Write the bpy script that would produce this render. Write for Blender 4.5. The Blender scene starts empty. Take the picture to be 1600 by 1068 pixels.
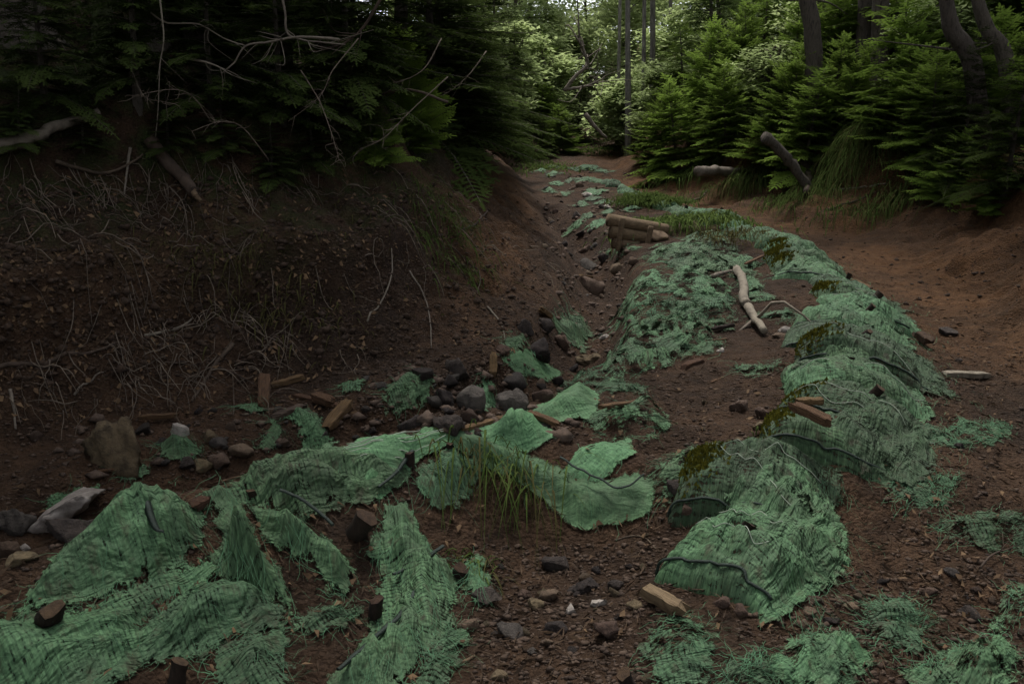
import bpy, math, random
import numpy as np
from mathutils import Vector, Matrix

random.seed(7)
RNG = np.random.RandomState(7)
SC = bpy.context.scene
COL = SC.collection
R = math.radians

# ------------------------------------------------------------------ camera
CAM_Z, PITCH, FPX = 1.55, R(14.0), 1333.0          # focal length in px of a 1600 px wide picture
cam = bpy.data.cameras.new('camera')
cam.sensor_width = 36.0
cam.lens = 36.0 * FPX / 1600.0
cam.clip_start = 0.05
cam.clip_end = 400
camo = bpy.data.objects.new('camera', cam)
COL.objects.link(camo)
camo.location = (0, 0, CAM_Z)
camo.rotation_euler = (math.pi / 2 - PITCH, 0, 0)
SC.camera = camo

# ------------------------------------------------------------------ light: overcast daylight through a gap in the canopy
SUN_EL, SUN_AZ = R(66), R(-8)                       # azimuth from +Y (up the trail) towards +X
w = bpy.data.worlds.new('World')
SC.world = w
w.use_nodes = True
nt = w.node_tree
bg = nt.nodes['Background']
sky = nt.nodes.new('ShaderNodeTexSky')
sky.sky_type = 'NISHITA'
sky.sun_disc = False
sky.sun_elevation = SUN_EL
sky.sun_rotation = SUN_AZ
sky.altitude = 1500
sky.air_density = 1.0
sky.dust_density = 6.0
sky.ozone_density = 1.0
hs = nt.nodes.new('ShaderNodeHueSaturation')
hs.inputs['Saturation'].default_value = 0.25        # cloud cover: a nearly colourless sky
nt.links.new(sky.outputs[0], hs.inputs['Color'])
nt.links.new(hs.outputs[0], bg.inputs['Color'])
bg.inputs['Strength'].default_value = 0.13
sun = bpy.data.lights.new('sun', 'SUN')
sun.energy = 1.5
sun.angle = R(12)
sun.color = (1.0, 0.97, 0.92)
suno = bpy.data.objects.new('sun', sun)
COL.objects.link(suno)
sd = Vector((math.sin(SUN_AZ) * math.cos(SUN_EL), math.cos(SUN_AZ) * math.cos(SUN_EL), math.sin(SUN_EL)))
suno.rotation_euler = (-sd).to_track_quat('-Z', 'Y').to_euler()
suno.location = sd * 30

SC.view_settings.view_transform = 'Standard'
SC.view_settings.look = 'None'
SC.view_settings.exposure = 1.42
SC.view_settings.gamma = 1.0
SC.view_settings.use_curve_mapping = False
SC.cycles.max_bounces = 4
SC.cycles.diffuse_bounces = 2
SC.cycles.glossy_bounces = 2
SC.cycles.transmission_bounces = 3
SC.cycles.transparent_max_bounces = 8

# ------------------------------------------------------------------ noise
PERM = np.random.RandomState(3).rand(256, 256).astype(np.float64)
def vnoise(x, y, seed=0):
    x = np.asarray(x, float) + seed * 17.31
    y = np.asarray(y, float) + seed * 9.77
    xi = np.floor(x).astype(int); yi = np.floor(y).astype(int)
    fx = x - xi; fy = y - yi
    fx = fx * fx * (3 - 2 * fx); fy = fy * fy * (3 - 2 * fy)
    a = PERM[xi & 255, yi & 255]; b = PERM[(xi + 1) & 255, yi & 255]
    c = PERM[xi & 255, (yi + 1) & 255]; d = PERM[(xi + 1) & 255, (yi + 1) & 255]
    return (a * (1 - fx) + b * fx) * (1 - fy) + (c * (1 - fx) + d * fx) * fy - 0.5
def fbm(x, y, f=1.0, o=3, seed=0):
    s = 0; a = 1.0
    for k in range(o):
        s = s + a * vnoise(x * f, y * f, seed + k * 5)
        f *= 2.03; a *= 0.5
    return s
def sst(a, b, x):
    t = np.clip((x - a) / (b - a), 0, 1)
    return t * t * (3 - 2 * t)

# ------------------------------------------------------------------ terrain height
def segdist(x, y, poly):
    """distance, signed (positive on the left of the direction of travel), and arc position"""
    best = np.full(np.shape(x), 1e9); sg = np.zeros(np.shape(x)); pos = np.zeros(np.shape(x)); L = 0
    for (ax, ay), (bx, by) in zip(poly[:-1], poly[1:]):
        ex, ey = bx - ax, by - ay
        l2 = ex * ex + ey * ey
        t = np.clip(((x - ax) * ex + (y - ay) * ey) / l2, 0, 1)
        dx = x - ax - t * ex; dy = y - ay - t * ey
        d = dx * dx + dy * dy
        m = d < best
        best = np.where(m, d, best)
        sg = np.where(m, np.sign(ex * dy - ey * dx), sg)
        pos = np.where(m, L + t * math.sqrt(l2), pos)
        L += math.sqrt(l2)
    return np.sqrt(best), sg, pos
BANK_L = [(-9, -1.0), (-5.0, 1.6), (-3.2, 2.9), (-2.2, 3.7), (-1.6, 4.3), (-.72, 4.85), (-.1, 5.7), (.35, 6.9), (.54, 8), (.62, 10.5),
          (.58, 12.9), (.3, 17), (-.1, 19.5), (1.0, 24), (2.2, 30), (4, 60)]
BANK_R = [(3.4, -8), (3.1, 0), (2.9, 3), (3.2, 5.2), (3.75, 7.7), (3.95, 10.3), (3.1, 13.3), (2.35, 15.3), (2.0, 18), (2.4, 21), (4, 26), (5.5, 32), (7, 60)]
RIDGE = [(.50, 2.0), (.8, 2.75), (1.25, 3.4), (1.72, 4.3), (2.12, 5.3), (2.45, 6.6), (2.6, 8), (2.55, 9.8), (2.35, 11.5), (2.0, 13.5), (1.5, 16), (.9, 18.3), (.3, 19.8)]
GULLY = [(.3, 14), (.92, 10.5), (.85, 8), (.62, 6.6), (.35, 5.2), (-.2, 4.25), (-.95, 3.75), (-1.7, 3.2), (-2.8, 2.3)]
BERM = [(-2.2, 1.5), (-1.37, 2.25), (-.98, 2.75), (-.58, 3.15), (-.1, 3.4), (.25, 3.75)]
BERM2 = [(-.1, 3.4), (.25, 3.25), (.55, 3.1)]
def H0(x, y):
    x = np.asarray(x, float); y = np.asarray(y, float)
    z = 0.03 * y + 0.025 * np.maximum(y - 14, 0) + 0.03 * np.maximum(y - 21, 0) - 0.02 * np.maximum(-y, 0)
    dl, gl, pl = segdist(x, y, BANK_L)
    s = dl * gl + .22 * fbm(x, y, .9, 3, 1) * sst(-.1, .6, dl * gl)
    sp = np.where(s > 0, np.sqrt(s * s + .01) - .1, 0)
    f = .72 * np.minimum(sp, 1.4) + .46 * sst(1.3, 1.62, s) + .30 * np.clip(s - 1.6, 0, 6) + .12 * np.maximum(s - 7.6, 0)
    led = sst(-.3, -1.1, x)
    f = f + led * (.26 * sst(.50, .66, s) - .26 * np.clip((s - .66) / .9, 0, 1))
    z = z + f
    onl = sst(.0, .4, s)
    dr, gr, pr = segdist(x, y, BANK_R)
    q = -dr * gr + .25 * fbm(x, y, .8, 3, 2) * sst(-.1, .6, -dr * gr)
    qp = np.where(q > 0, np.sqrt(q * q + .03) - .17, 0)
    near = sst(10.5, 7, y)
    fr = .40 * np.minimum(qp, 1.25) + .33 * sst(1.1, 1.4, q) + .26 * np.clip(q - 1.4, 0, 6) + .1 * np.maximum(q - 7.4, 0)
    z = z + fr
    onr = sst(.0, .4, q)
    dg, _, pg = segdist(x, y, GULLY)
    z = z - .42 * np.exp(-(dg / .27) ** 2) * (1 - .3 * sst(0, 3, pg)) * sst(0, 2.5, pg) * (1 - .55 * sst(10.5, 12.5, pg))
    db, gb, pb = segdist(x, y, BERM)
    wd = np.where(gb > 0, .22, .42)
    zb = (.25 + .05 * fbm(x, y, 1.5, 2, 3)) * np.exp(-(db / wd) ** 2) * (1 - .45 * sst(-.3, .1, x))
    d2, g2, p2 = segdist(x, y, BERM2)
    z = z + np.maximum(zb, .13 * np.exp(-(d2 / .2) ** 2))
    dd, _, pd = segdist(x, y, RIDGE)
    z = z + .09 * np.exp(-(dd / .38) ** 2) * sst(22, 14, y)
    terr = sst(3.0, 3.5, y + .18 * x) * sst(2.2, 1.0, np.abs(x - .9)) * sst(.18, .36, dg) * sst(12, 9, y)
    z = z + .10 * terr
    z = z - .07 * np.exp(-(((x - .15) / .6) ** 2 + ((y - 2.7) / .45) ** 2))
    z = z + .38 * np.exp(-(((x - 5.15) / .75) ** 2 + ((y - 12.3) / .45) ** 2))
    bank = np.maximum(onl, onr)
    z = z + (.05 + .15 * bank) * fbm(x, y, 1.7, 3, 4) + (.022 + .075 * bank * sst(14, 8, y)) * fbm(x, y, 7, 3, 6) + .022 * bank * sst(9, 6, y) * np.abs(fbm(x, y, 16, 2, 9))
    z = z + np.where(y < 9, .010, .004) * fbm(x, y, 27, 2, 8)
    return z

class HGrid:
    """the same height read from a fine table: fast for the many small lookups below"""
    def __init__(s, x0, x1, y0, y1, d):
        s.x0, s.y0, s.d = x0, y0, d
        s.nx, s.ny = int((x1 - x0) / d), int((y1 - y0) / d)
        X, Y = np.meshgrid(x0 + d * np.arange(s.nx), y0 + d * np.arange(s.ny))
        s.z = H0(X, Y)
    def __call__(s, x, y):
        a = np.clip((x - s.x0) / s.d, 0, s.nx - 1.001); b = np.clip((y - s.y0) / s.d, 0, s.ny - 1.001)
        i = a.astype(int); j = b.astype(int); a = a - i; b = b - j
        z = s.z
        return (z[j, i] * (1 - a) + z[j, i + 1] * a) * (1 - b) + (z[j + 1, i] * (1 - a) + z[j + 1, i + 1] * a) * b
    def has(s, x, y):
        return (x > s.x0) & (x < s.x0 + s.d * (s.nx - 2)) & (y > s.y0) & (y < s.y0 + s.d * (s.ny - 2))
G1 = HGrid(-4.2, 5.2, 1.0, 9.5, .016)
G2 = HGrid(-30, 30, -6, 70, .11)
def H(x, y):
    x = np.asarray(x, float); y = np.asarray(y, float)
    return np.where(G1.has(x, y), G1(x, y), G2(x, y))

CP, SP = math.cos(PITCH), math.sin(PITCH)
def ray(px, py):
    a = (px - 800) / FPX; b = (534 - py) / FPX
    return np.array([a, CP + b * SP, -SP + b * CP])
TS = np.concatenate([np.linspace(.8, 9, 1400), np.linspace(9, 60, 1600)[1:]])
def P(px, py, lift=0.0):
    """where the line of sight through a picture point meets the ground"""
    d = ray(px, py)
    X = d[0] * TS; Y = d[1] * TS; Z = CAM_Z + d[2] * TS
    below = Z < H(X, Y) + lift
    i = int(np.argmax(below)) if below.any() else len(TS) - 1
    t = TS[i]
    return np.array([d[0] * t, d[1] * t, CAM_Z + d[2] * t])
def px2m(p, n):
    return n * (p[1] * CP + (CAM_Z - p[2]) * SP) / FPX
def gz(x, y):
    return float(H(np.array([x]), np.array([y]))[0])

# ------------------------------------------------------------------ mesh helpers
def mesh(name, V, F, uv=None, attrs=None, smooth=True):
    V = np.asarray(V, np.float32).reshape(-1, 3)
    me = bpy.data.meshes.new(name)
    if isinstance(F, np.ndarray):
        n, k = F.shape
        me.vertices.add(len(V)); me.vertices.foreach_set('co', V.ravel())
        me.loops.add(n * k); me.loops.foreach_set('vertex_index', F.astype(np.int32).ravel())
        me.polygons.add(n); me.polygons.foreach_set('loop_start', np.arange(0, n * k, k, dtype=np.int32))
        me.update(calc_edges=True)
    else:
        me.from_pydata([tuple(map(float, v)) for v in V], [], F)
    if smooth:
        me.polygons.foreach_set('use_smooth', np.ones(len(me.polygons), bool))
    if uv is not None:
        li = np.zeros(len(me.loops), np.int32); me.loops.foreach_get('vertex_index', li)
        lay = me.uv_layers.new(name='UVMap')
        lay.data.foreach_set('uv', np.asarray(uv, np.float32)[li].ravel())
    for k, a in (attrs or {}).items():
        at = me.attributes.new(k, 'FLOAT', 'POINT')
        at.data.foreach_set('value', np.asarray(a, np.float32).ravel())
    me.update()
    return me
def link(name, me, mat=None, parent=None, loc=None, rot=None, scale=None):
    o = bpy.data.objects.new(name, me)
    COL.objects.link(o)
    if mat is not None and me is not None and len(me.materials) == 0:
        me.materials.append(mat)
    if parent is not None: o.parent = parent
    if loc is not None: o.location = [float(c) for c in loc]
    if rot is not None: o.rotation_euler = rot
    if scale is not None: o.scale = scale if hasattr(scale, '__len__') else (scale,) * 3
    return o
def tag(o, label=None, cat=None, group=None, kind=None):
    if label: o['label'] = label
    if cat: o['category'] = cat
    if group: o['group'] = group
    if kind: o['kind'] = kind
    return o
def empty(name, loc=(0, 0, 0), rz=0.0, sc=1.0):
    o = bpy.data.objects.new(name, None)
    COL.objects.link(o)
    o.location = [float(c) for c in loc]; o.rotation_euler = (0, 0, rz); o.scale = (sc, sc, sc)
    o.empty_display_size = .1
    return o
class MB:
    """collects verts and tri/quad faces"""
    def __init__(s): s.v = []; s.f = []; s.n = 0
    def add(s, V, F):
        V = np.asarray(V, float).reshape(-1, 3); F = np.asarray(F, int)
        if F.shape[1] == 3: F = np.c_[F, F[:, 2]]
        s.v.append(V); s.f.append(F + s.n); s.n += len(V)
    def mesh(s, name, smooth=True):
        V = np.concatenate(s.v); F = np.concatenate(s.f)
        tri = F[:, 2] == F[:, 3]
        if tri.all(): return mesh(name, V, F[:, :3], smooth=smooth)
        if not tri.any(): return mesh(name, V, F, smooth=smooth)
        q = F[~tri]
        T = np.concatenate([F[tri][:, :3], q[:, [0, 1, 2]], q[:, [0, 2, 3]]])
        return mesh(name, V, T, smooth=smooth)
def tube_geo(pts, rad, n=6, cap=True, lump=0.0, seed=0):
    pts = np.asarray(pts, float); m = len(pts)
    rad = np.broadcast_to(np.asarray(rad, float), (m,))
    T = np.gradient(pts, axis=0); T /= np.linalg.norm(T, axis=1)[:, None] + 1e-9
    up = np.array([0, 0, 1.]) if abs(T[0, 2]) < .9 else np.array([1., 0, 0])
    A = np.cross(T, up); A /= np.linalg.norm(A, axis=1)[:, None] + 1e-9
    B = np.cross(T, A)
    th = np.arange(n) * 2 * math.pi / n
    rr = rad[:, None] * np.ones(n)
    if lump:
        ii = np.arange(m)[:, None]
        rr = rr * (1 + lump * 2 * vnoise(ii * .9 + seed * 3.1, np.cos(th)[None] * 1.3 + np.sin(th)[None] * 2.1 + seed))
    V = pts[:, None] + rr[..., None] * (A[:, None] * np.cos(th)[None, :, None] + B[:, None] * np.sin(th)[None, :, None])
    V = V.reshape(-1, 3)
    i = np.arange(m - 1)[:, None] * n; k = np.arange(n)[None]; k2 = (k + 1) % n
    F = np.stack([i + k, i + k2, i + n + k2, i + n + k], -1).reshape(-1, 4)
    if cap:
        c0 = len(V); V = np.concatenate([V, pts[:1] - T[:1] * rad[0] * .1, pts[-1:] + T[-1:] * rad[-1] * .1])
        kk = np.arange(n); e = (m - 1) * n
        F = np.concatenate([F, np.c_[(kk + 1) % n, kk, np.full(n, c0), np.full(n, c0)], np.c_[e + kk, e + (kk + 1) % n, np.full(n, c0 + 1), np.full(n, c0 + 1)]])
    return V, F
def smooth_path(pts, k=6):
    pts = np.asarray(pts, float)
    if len(pts) < 3:
        t = np.linspace(0, 1, k * 2)[:, None]
        return pts[0] * (1 - t) + pts[-1] * t
    P0 = np.concatenate([[2 * pts[0] - pts[1]], pts, [2 * pts[-1] - pts[-2]]])
    out = []
    for i in range(1, len(P0) - 2):
        a, b, c, d = P0[i - 1:i + 3]
        for t in np.arange(k) / k:
            out.append(.5 * (2 * b + (c - a) * t + (2 * a - 5 * b + 4 * c - d) * t * t + (3 * b - a - 3 * c + d) * t ** 3))
    out.append(pts[-1])
    return np.array(out)

# ------------------------------------------------------------------ materials
def newmat(name):
    m = bpy.data.materials.new(name); m.use_nodes = True
    nt = m.node_tree; b = nt.nodes['Principled BSDF']
    return m, nt, b
def N(nt, t, **kw):
    n = nt.nodes.new('ShaderNode' + t)
    for k, v in kw.items():
        if k in n.inputs: n.inputs[k].default_value = v
        else: setattr(n, k, v)
    return n
def ramp(nt, src, stops):
    r = nt.nodes.new('ShaderNodeValToRGB')
    e = r.color_ramp.elements
    while len(e) < len(stops): e.new(.5)
    for q, (p, c) in zip(e, stops):
        q.position = p; q.color = (*c, 1) if len(c) == 3 else c
    nt.links.new(src, r.inputs[0])
    return r.outputs[0]
def mixc(nt, fac, a, b, mode='MIX'):
    n = nt.nodes.new('ShaderNodeMix'); n.data_type = 'RGBA'; n.blend_type = mode
    if isinstance(fac, (int, float)): n.inputs[0].default_value = fac
    else: nt.links.new(fac, n.inputs[0])
    for s, i in ((a, 6), (b, 7)):
        if isinstance(s, tuple): n.inputs[i].default_value = (*s, 1)
        else: nt.links.new(s, n.inputs[i])
    return n.outputs[2]
def math_(nt, op, a, b=None, c=None):
    n = nt.nodes.new('ShaderNodeMath'); n.operation = op
    for i, s in enumerate((a, b, c)):
        if s is None: continue
        if isinstance(s, (int, float)): n.inputs[i].default_value = s
        else: nt.links.new(s, n.inputs[i])
    return n.outputs[0]
def noise(nt, vec, scale, detail=4, rough=.6, dist=0.0):
    n = N(nt, 'TexNoise', Scale=scale, Detail=detail, Roughness=rough, Distortion=dist)
    if vec is not None: nt.links.new(vec, n.inputs['Vector'])
    return n.outputs[0]
def coords(nt, kind='Object', scale=(1, 1, 1)):
    c = nt.nodes.new('ShaderNodeTexCoord')
    if scale == (1, 1, 1): return c.outputs[kind]
    mp = nt.nodes.new('ShaderNodeMapping'); mp.inputs['Scale'].default_value = scale
    nt.links.new(c.outputs[kind], mp.inputs['Vector'])
    return mp.outputs[0]
def bump(nt, b, h, strength=.5, dist=.01):
    n = N(nt, 'Bump', Strength=strength, Distance=dist)
    nt.links.new(h, n.inputs['Height']); nt.links.new(n.outputs[0], b.inputs['Normal'])
    return n

def mat_soil():
    m, nt, b = newmat('soil')
    co = coords(nt)
    n1 = noise(nt, co, .9, 5); n2 = noise(nt, co, 9, 6, .7); n3 = noise(nt, co, 70, 4, .7)
    base = ramp(nt, n2, [(.25, (.014, .009, .006)), (.5, (.036, .0225, .0145)), (.75, (.066, .041, .026))])
    red = ramp(nt, n2, [(.25, (.040, .020, .009)), (.5, (.080, .041, .018)), (.75, (.125, .066, .031))])  # reddish clay tone, brightened to carry the light on the right bank
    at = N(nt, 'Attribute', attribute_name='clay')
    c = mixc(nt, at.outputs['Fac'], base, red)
    pat = ramp(nt, n1, [(.38, (.55, .55, .55)), (.62, (1.15, 1.1, 1.05))])
    c = mixc(nt, 1.0, c, pat, 'MULTIPLY')
    # crumbs: tiny pale and dark specks
    v = N(nt, 'TexVoronoi', Scale=120.0); nt.links.new(co, v.inputs['Vector'])
    sp = ramp(nt, v.outputs['Color'], [(.0, (0, 0, 0)), (.90, (0, 0, 0)), (.97, (1, 1, 1))])
    c = mixc(nt, math_(nt, 'MULTIPLY', sp, .55), c, (.11, .075, .046))
    # moss and humus on the forest floor above the banks
    ms = N(nt, 'Attribute', attribute_name='moss')
    n4 = noise(nt, co, 4, 5, .7)
    mk = math_(nt, 'MULTIPLY', ms.outputs['Fac'], ramp(nt, n4, [(.42, (0, 0, 0)), (.6, (1, 1, 1))]))
    mc = ramp(nt, n3, [(.3, (.012, .017, .006)), (.7, (.040, .055, .014))])
    c = mixc(nt, mk, c, mc)
    nt.links.new(c, b.inputs['Base Color'])
    b.inputs['Roughness'].default_value = .95
    b.inputs['Specular IOR Level'].default_value = .15
    v2 = N(nt, 'TexVoronoi', Scale=55.0); nt.links.new(co, v2.inputs['Vector'])
    hh = math_(nt, 'ADD', n3, math_(nt, 'ADD', math_(nt, 'MULTIPLY', n2, 1.5), math_(nt, 'MULTIPLY', v2.outputs['Distance'], -.8)))
    bump(nt, b, hh, .9, .03)
    return m
def mat_net(name, dark, light, hole, faded, rowk=.16, pleat=.75, dirt=.75, fray_k=2.0):
    """knitted shade netting: rows of loops across, bundles of strands along, soil showing through"""
    m, nt, b = newmat(name)
    uvn = nt.nodes.new('ShaderNodeTexCoord'); uv = uvn.outputs['UV']
    oi = nt.nodes.new('ShaderNodeObjectInfo')
    sep = nt.nodes.new('ShaderNodeSeparateXYZ'); nt.links.new(uv, sep.inputs[0])
    warp = N(nt, 'TexNoise', Scale=5.0, Detail=4.0); nt.links.new(uv, warp.inputs['Vector'])
    sw = nt.nodes.new('ShaderNodeSeparateColor'); nt.links.new(warp.outputs['Color'], sw.inputs[0])
    u = math_(nt, 'ADD', sep.outputs[0], math_(nt, 'MULTIPLY', math_(nt, 'SUBTRACT', sw.outputs[0], .5), .030))
    v = math_(nt, 'ADD', sep.outputs[1], math_(nt, 'MULTIPLY', math_(nt, 'SUBTRACT', sw.outputs[1], .5), .030))
    def lines(x, period, power):
        c_ = math_(nt, 'COSINE', math_(nt, 'MULTIPLY', x, 2 * math.pi / period))
        return math_(nt, 'POWER', math_(nt, 'ADD', math_(nt, 'MULTIPLY', c_, .5), .5), power)
    def stretched(sx, sy, det):
        cb = nt.nodes.new('ShaderNodeCombineXYZ')
        nt.links.new(math_(nt, 'MULTIPLY', u, sx), cb.inputs[0]); nt.links.new(math_(nt, 'MULTIPLY', v, sy), cb.inputs[1])
        return noise(nt, cb.outputs[0], 1.0, det, .65, .5)
    u = math_(nt, 'ADD', u, math_(nt, 'MULTIPLY', math_(nt, 'SUBTRACT', noise(nt, uv, 38, 3), .5), .009))
    fib = stretched(42, 210, 4)          # strands running between the rows
    fib2 = stretched(190, 50, 3)
    big = noise(nt, uv, 4.5, 4)
    mid = noise(nt, uv, 17, 5, .7)
    # how visible the ladder of rows is varies over the sheet
    rv = ramp(nt, noise(nt, uv, 2.6, 3), [(.36, (.12,) * 3), (.62, (1,) * 3)])
    rowm = math_(nt, 'MULTIPLY', lines(u, .0150, 2.6), rv)
    wal = math_(nt, 'MULTIPLY', lines(v, .024, 5.0), rv)
    f = math_(nt, 'ADD', math_(nt, 'MULTIPLY', fib, .45), math_(nt, 'MULTIPLY', fib2, .45))
    f = math_(nt, 'SUBTRACT', f, math_(nt, 'MULTIPLY', rowm, rowk))
    f = math_(nt, 'ADD', f, math_(nt, 'MULTIPLY', wal, .09))
    f = math_(nt, 'ADD', f, math_(nt, 'MULTIPLY', math_(nt, 'SUBTRACT', mid, .5), .62))
    c = ramp(nt, f, [(.22, dark), (.40, tuple(.45 * a + .55 * d for a, d in zip(light, dark))), (.60, light)])
    # worn and dusty areas
    c = mixc(nt, ramp(nt, big, [(.44, (0, 0, 0)), (.66, (.75, .75, .75))]), c, mixc(nt, fib, dark, faded))
    c = mixc(nt, math_(nt, 'MULTIPLY', ramp(nt, mid, [(.53, (0, 0, 0)), (.66, (1, 1, 1))]), dirt), c, (.026, .018, .011))
    hv = nt.nodes.new('ShaderNodeHueSaturation')
    nt.links.new(math_(nt, 'ADD', .485, math_(nt, 'MULTIPLY', oi.outputs['Random'], .03)), hv.inputs['Hue'])
    nt.links.new(math_(nt, 'ADD', .75, math_(nt, 'MULTIPLY', oi.outputs['Random'], .45)), hv.inputs['Value'])
    hv.inputs['Saturation'].default_value = .92
    nt.links.new(c, hv.inputs['Color']); c = hv.outputs[0]
    nt.links.new(c, b.inputs['Base Color'])
    b.inputs['Roughness'].default_value = .75
    b.inputs['Specular IOR Level'].default_value = .18
    bh = math_(nt, 'ADD', math_(nt, 'MULTIPLY', rowm, -.3), math_(nt, 'ADD', fib, math_(nt, 'MULTIPLY', mid, 1.2)))
    pl = noise(nt, coords(nt, 'UV', (5, 13, 1)), 1.0, 3, .55, 1.2)
    pl2 = noise(nt, coords(nt, 'UV', (14, 60, 1)), 1.0, 3, .55, 1.0)
    bh = math_(nt, 'ADD', math_(nt, 'MULTIPLY', bh, .25), math_(nt, 'ADD', math_(nt, 'MULTIPLY', math_(nt, 'PINGPONG', math_(nt, 'MULTIPLY', pl, 3.0), 1.0), 1.5), math_(nt, 'MULTIPLY', pl2, .5)))
    bump(nt, b, bh, pleat, .024)
    # gaps between the strands and a frayed border
    ed = N(nt, 'Attribute', attribute_name='edge')
    e = math_(nt, 'MULTIPLY', ed.outputs['Fac'], 14.0)
    fray = math_(nt, 'ADD', e, math_(nt, 'MULTIPLY', math_(nt, 'SUBTRACT', math_(nt, 'ADD', math_(nt, 'MULTIPLY', fib, .12), math_(nt, 'MULTIPLY', mid, 1.2)), .87 if fray_k > 1.5 else 1.0), fray_k))
    a1 = ramp(nt, fray, [(.0, (0, 0, 0)), (.10, (1, 1, 1))])
    hsrc = math_(nt, 'SUBTRACT', f, math_(nt, 'MULTIPLY', ramp(nt, big, [(.3, (0, 0, 0)), (.7, (1, 1, 1))]), .10))
    a2 = ramp(nt, hsrc, [(hole - .04, (0, 0, 0)), (hole + .04, (1, 1, 1))])
    # tears: soft-edged holes where the sheet is torn
    tn = N(nt, 'Attribute', attribute_name='torn')
    hol = math_(nt, 'ADD', math_(nt, 'ADD', math_(nt, 'MULTIPLY', noise(nt, uv, 8, 4, .65), 1.0), math_(nt, 'MULTIPLY', math_(nt, 'SUBTRACT', fib, .5), .45)), math_(nt, 'SUBTRACT', .22, math_(nt, 'MULTIPLY', tn.outputs['Fac'], .42)))
    a3 = ramp(nt, hol, [(.34, (0, 0, 0)), (.40, (1, 1, 1))])
    al = math_(nt, 'MULTIPLY', math_(nt, 'MULTIPLY', a1, a2), a3)
    tr = nt.nodes.new('ShaderNodeBsdfTransparent')
    mx = nt.nodes.new('ShaderNodeMixShader')
    nt.links.new(al, mx.inputs[0]); nt.links.new(tr.outputs[0], mx.inputs[1]); nt.links.new(b.outputs[0], mx.inputs[2])
    nt.links.new(mx.outputs[0], nt.nodes['Material Output'].inputs['Surface'])
    return m
def mat_simple(name, c1, c2, scale=8, rough=.85, stretch=(1, 1, 1), bmp=.5, bdist=.01, rnd=0.0, c3=None, spec=.25):
    m, nt, b = newmat(name)
    co = coords(nt, 'Object', stretch)
    n = noise(nt, co, scale, 6, .65, .3)
    st = [(.3, c1), (.7, c2)]
    if c3: st = [(.28, c1), (.5, c2), (.74, c3)]
    c = ramp(nt, n, st)
    if rnd:
        oi = nt.nodes.new('ShaderNodeObjectInfo')
        hv = nt.nodes.new('ShaderNodeHueSaturation')
        nt.links.new(math_(nt, 'ADD', 1 - rnd, math_(nt, 'MULTIPLY', oi.outputs['Random'], 2 * rnd)), hv.inputs['Value'])
        nt.links.new(math_(nt, 'ADD', .5 - rnd * .04, math_(nt, 'MULTIPLY', oi.outputs['Random'], .08 * rnd)), hv.inputs['Hue'])
        nt.links.new(c, hv.inputs['Color']); c = hv.outputs[0]
    nt.links.new(c, b.inputs['Base Color'])
    b.inputs['Roughness'].default_value = rough
    b.inputs['Specular IOR Level'].default_value = spec
    if bmp: bump(nt, b, noise(nt, co, scale * 4, 5, .7), bmp, bdist)
    return m
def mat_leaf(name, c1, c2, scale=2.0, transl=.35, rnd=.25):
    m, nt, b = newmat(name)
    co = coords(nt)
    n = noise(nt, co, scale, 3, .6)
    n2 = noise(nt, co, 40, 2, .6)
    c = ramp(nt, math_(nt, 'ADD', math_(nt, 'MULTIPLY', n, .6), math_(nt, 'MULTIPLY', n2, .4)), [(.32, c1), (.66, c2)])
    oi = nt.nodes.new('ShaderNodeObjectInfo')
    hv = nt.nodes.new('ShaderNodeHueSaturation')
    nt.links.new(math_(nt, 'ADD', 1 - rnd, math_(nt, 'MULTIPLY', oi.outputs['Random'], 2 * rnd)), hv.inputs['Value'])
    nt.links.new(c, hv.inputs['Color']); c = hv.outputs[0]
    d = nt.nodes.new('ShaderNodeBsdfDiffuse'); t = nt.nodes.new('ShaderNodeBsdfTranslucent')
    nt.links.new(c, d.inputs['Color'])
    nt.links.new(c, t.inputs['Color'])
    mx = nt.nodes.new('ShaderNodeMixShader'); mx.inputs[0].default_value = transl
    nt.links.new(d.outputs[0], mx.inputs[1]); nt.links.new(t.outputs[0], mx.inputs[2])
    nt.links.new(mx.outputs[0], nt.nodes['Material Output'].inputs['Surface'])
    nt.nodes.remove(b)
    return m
M = {}
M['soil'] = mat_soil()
M['net'] = mat_net('green_netting', (.008, .022, .010), (.088, .180, .076), .232, (.074, .106, .058))
M['net_new'] = mat_net('smooth_green_netting', (.016, .045, .018), (.092, .198, .080), .19, (.082, .135, .068), .09, .3, .4, .8)
M['net_old'] = mat_net('worn_green_netting', (.006, .016, .008), (.064, .126, .056), .268, (.060, .082, .047))
M['thread'] = mat_simple('green_thread', (.020, .055, .028), (.075, .17, .085), 30, bmp=0)
M['pale_thread'] = mat_simple('pale_thread', (.16, .19, .15), (.28, .30, .24), 30, bmp=0)
M['strap'] = mat_simple('dark_green_tape', (.007, .012, .009), (.018, .030, .021), 40, .6)
M['stake'] = mat_simple('weathered_stake', (.012, .008, .006), (.036, .023, .015), 14, .95, (6, 6, 1), .9, .012, .2)
M['cut'] = mat_simple('cut_wood', (.020, .012, .008), (.062, .036, .020), 45, .95, (1, 1, 1), .8, .008, .25)
M['plank'] = mat_simple('old_board', (.036, .019, .010), (.135, .076, .038), 10, .95, (1.2, 14, 14), .9, .01, .4)
M['log'] = mat_simple('bare_log', (.065, .042, .024), (.16, .11, .064), 7, .9, (1, 8, 8), .7, .01, .15)
M['deadwood'] = mat_simple('dead_bleached_wood', (.040, .031, .024), (.15, .125, .095), 9, .9, (1, 1, 1), .8, .01, .2, (.075, .06, .045))
M['root'] = mat_simple('root_bark', (.020, .013, .009), (.075, .052, .036), 12, .9, (1, 1, 1), .5, .005, .25)
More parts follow.
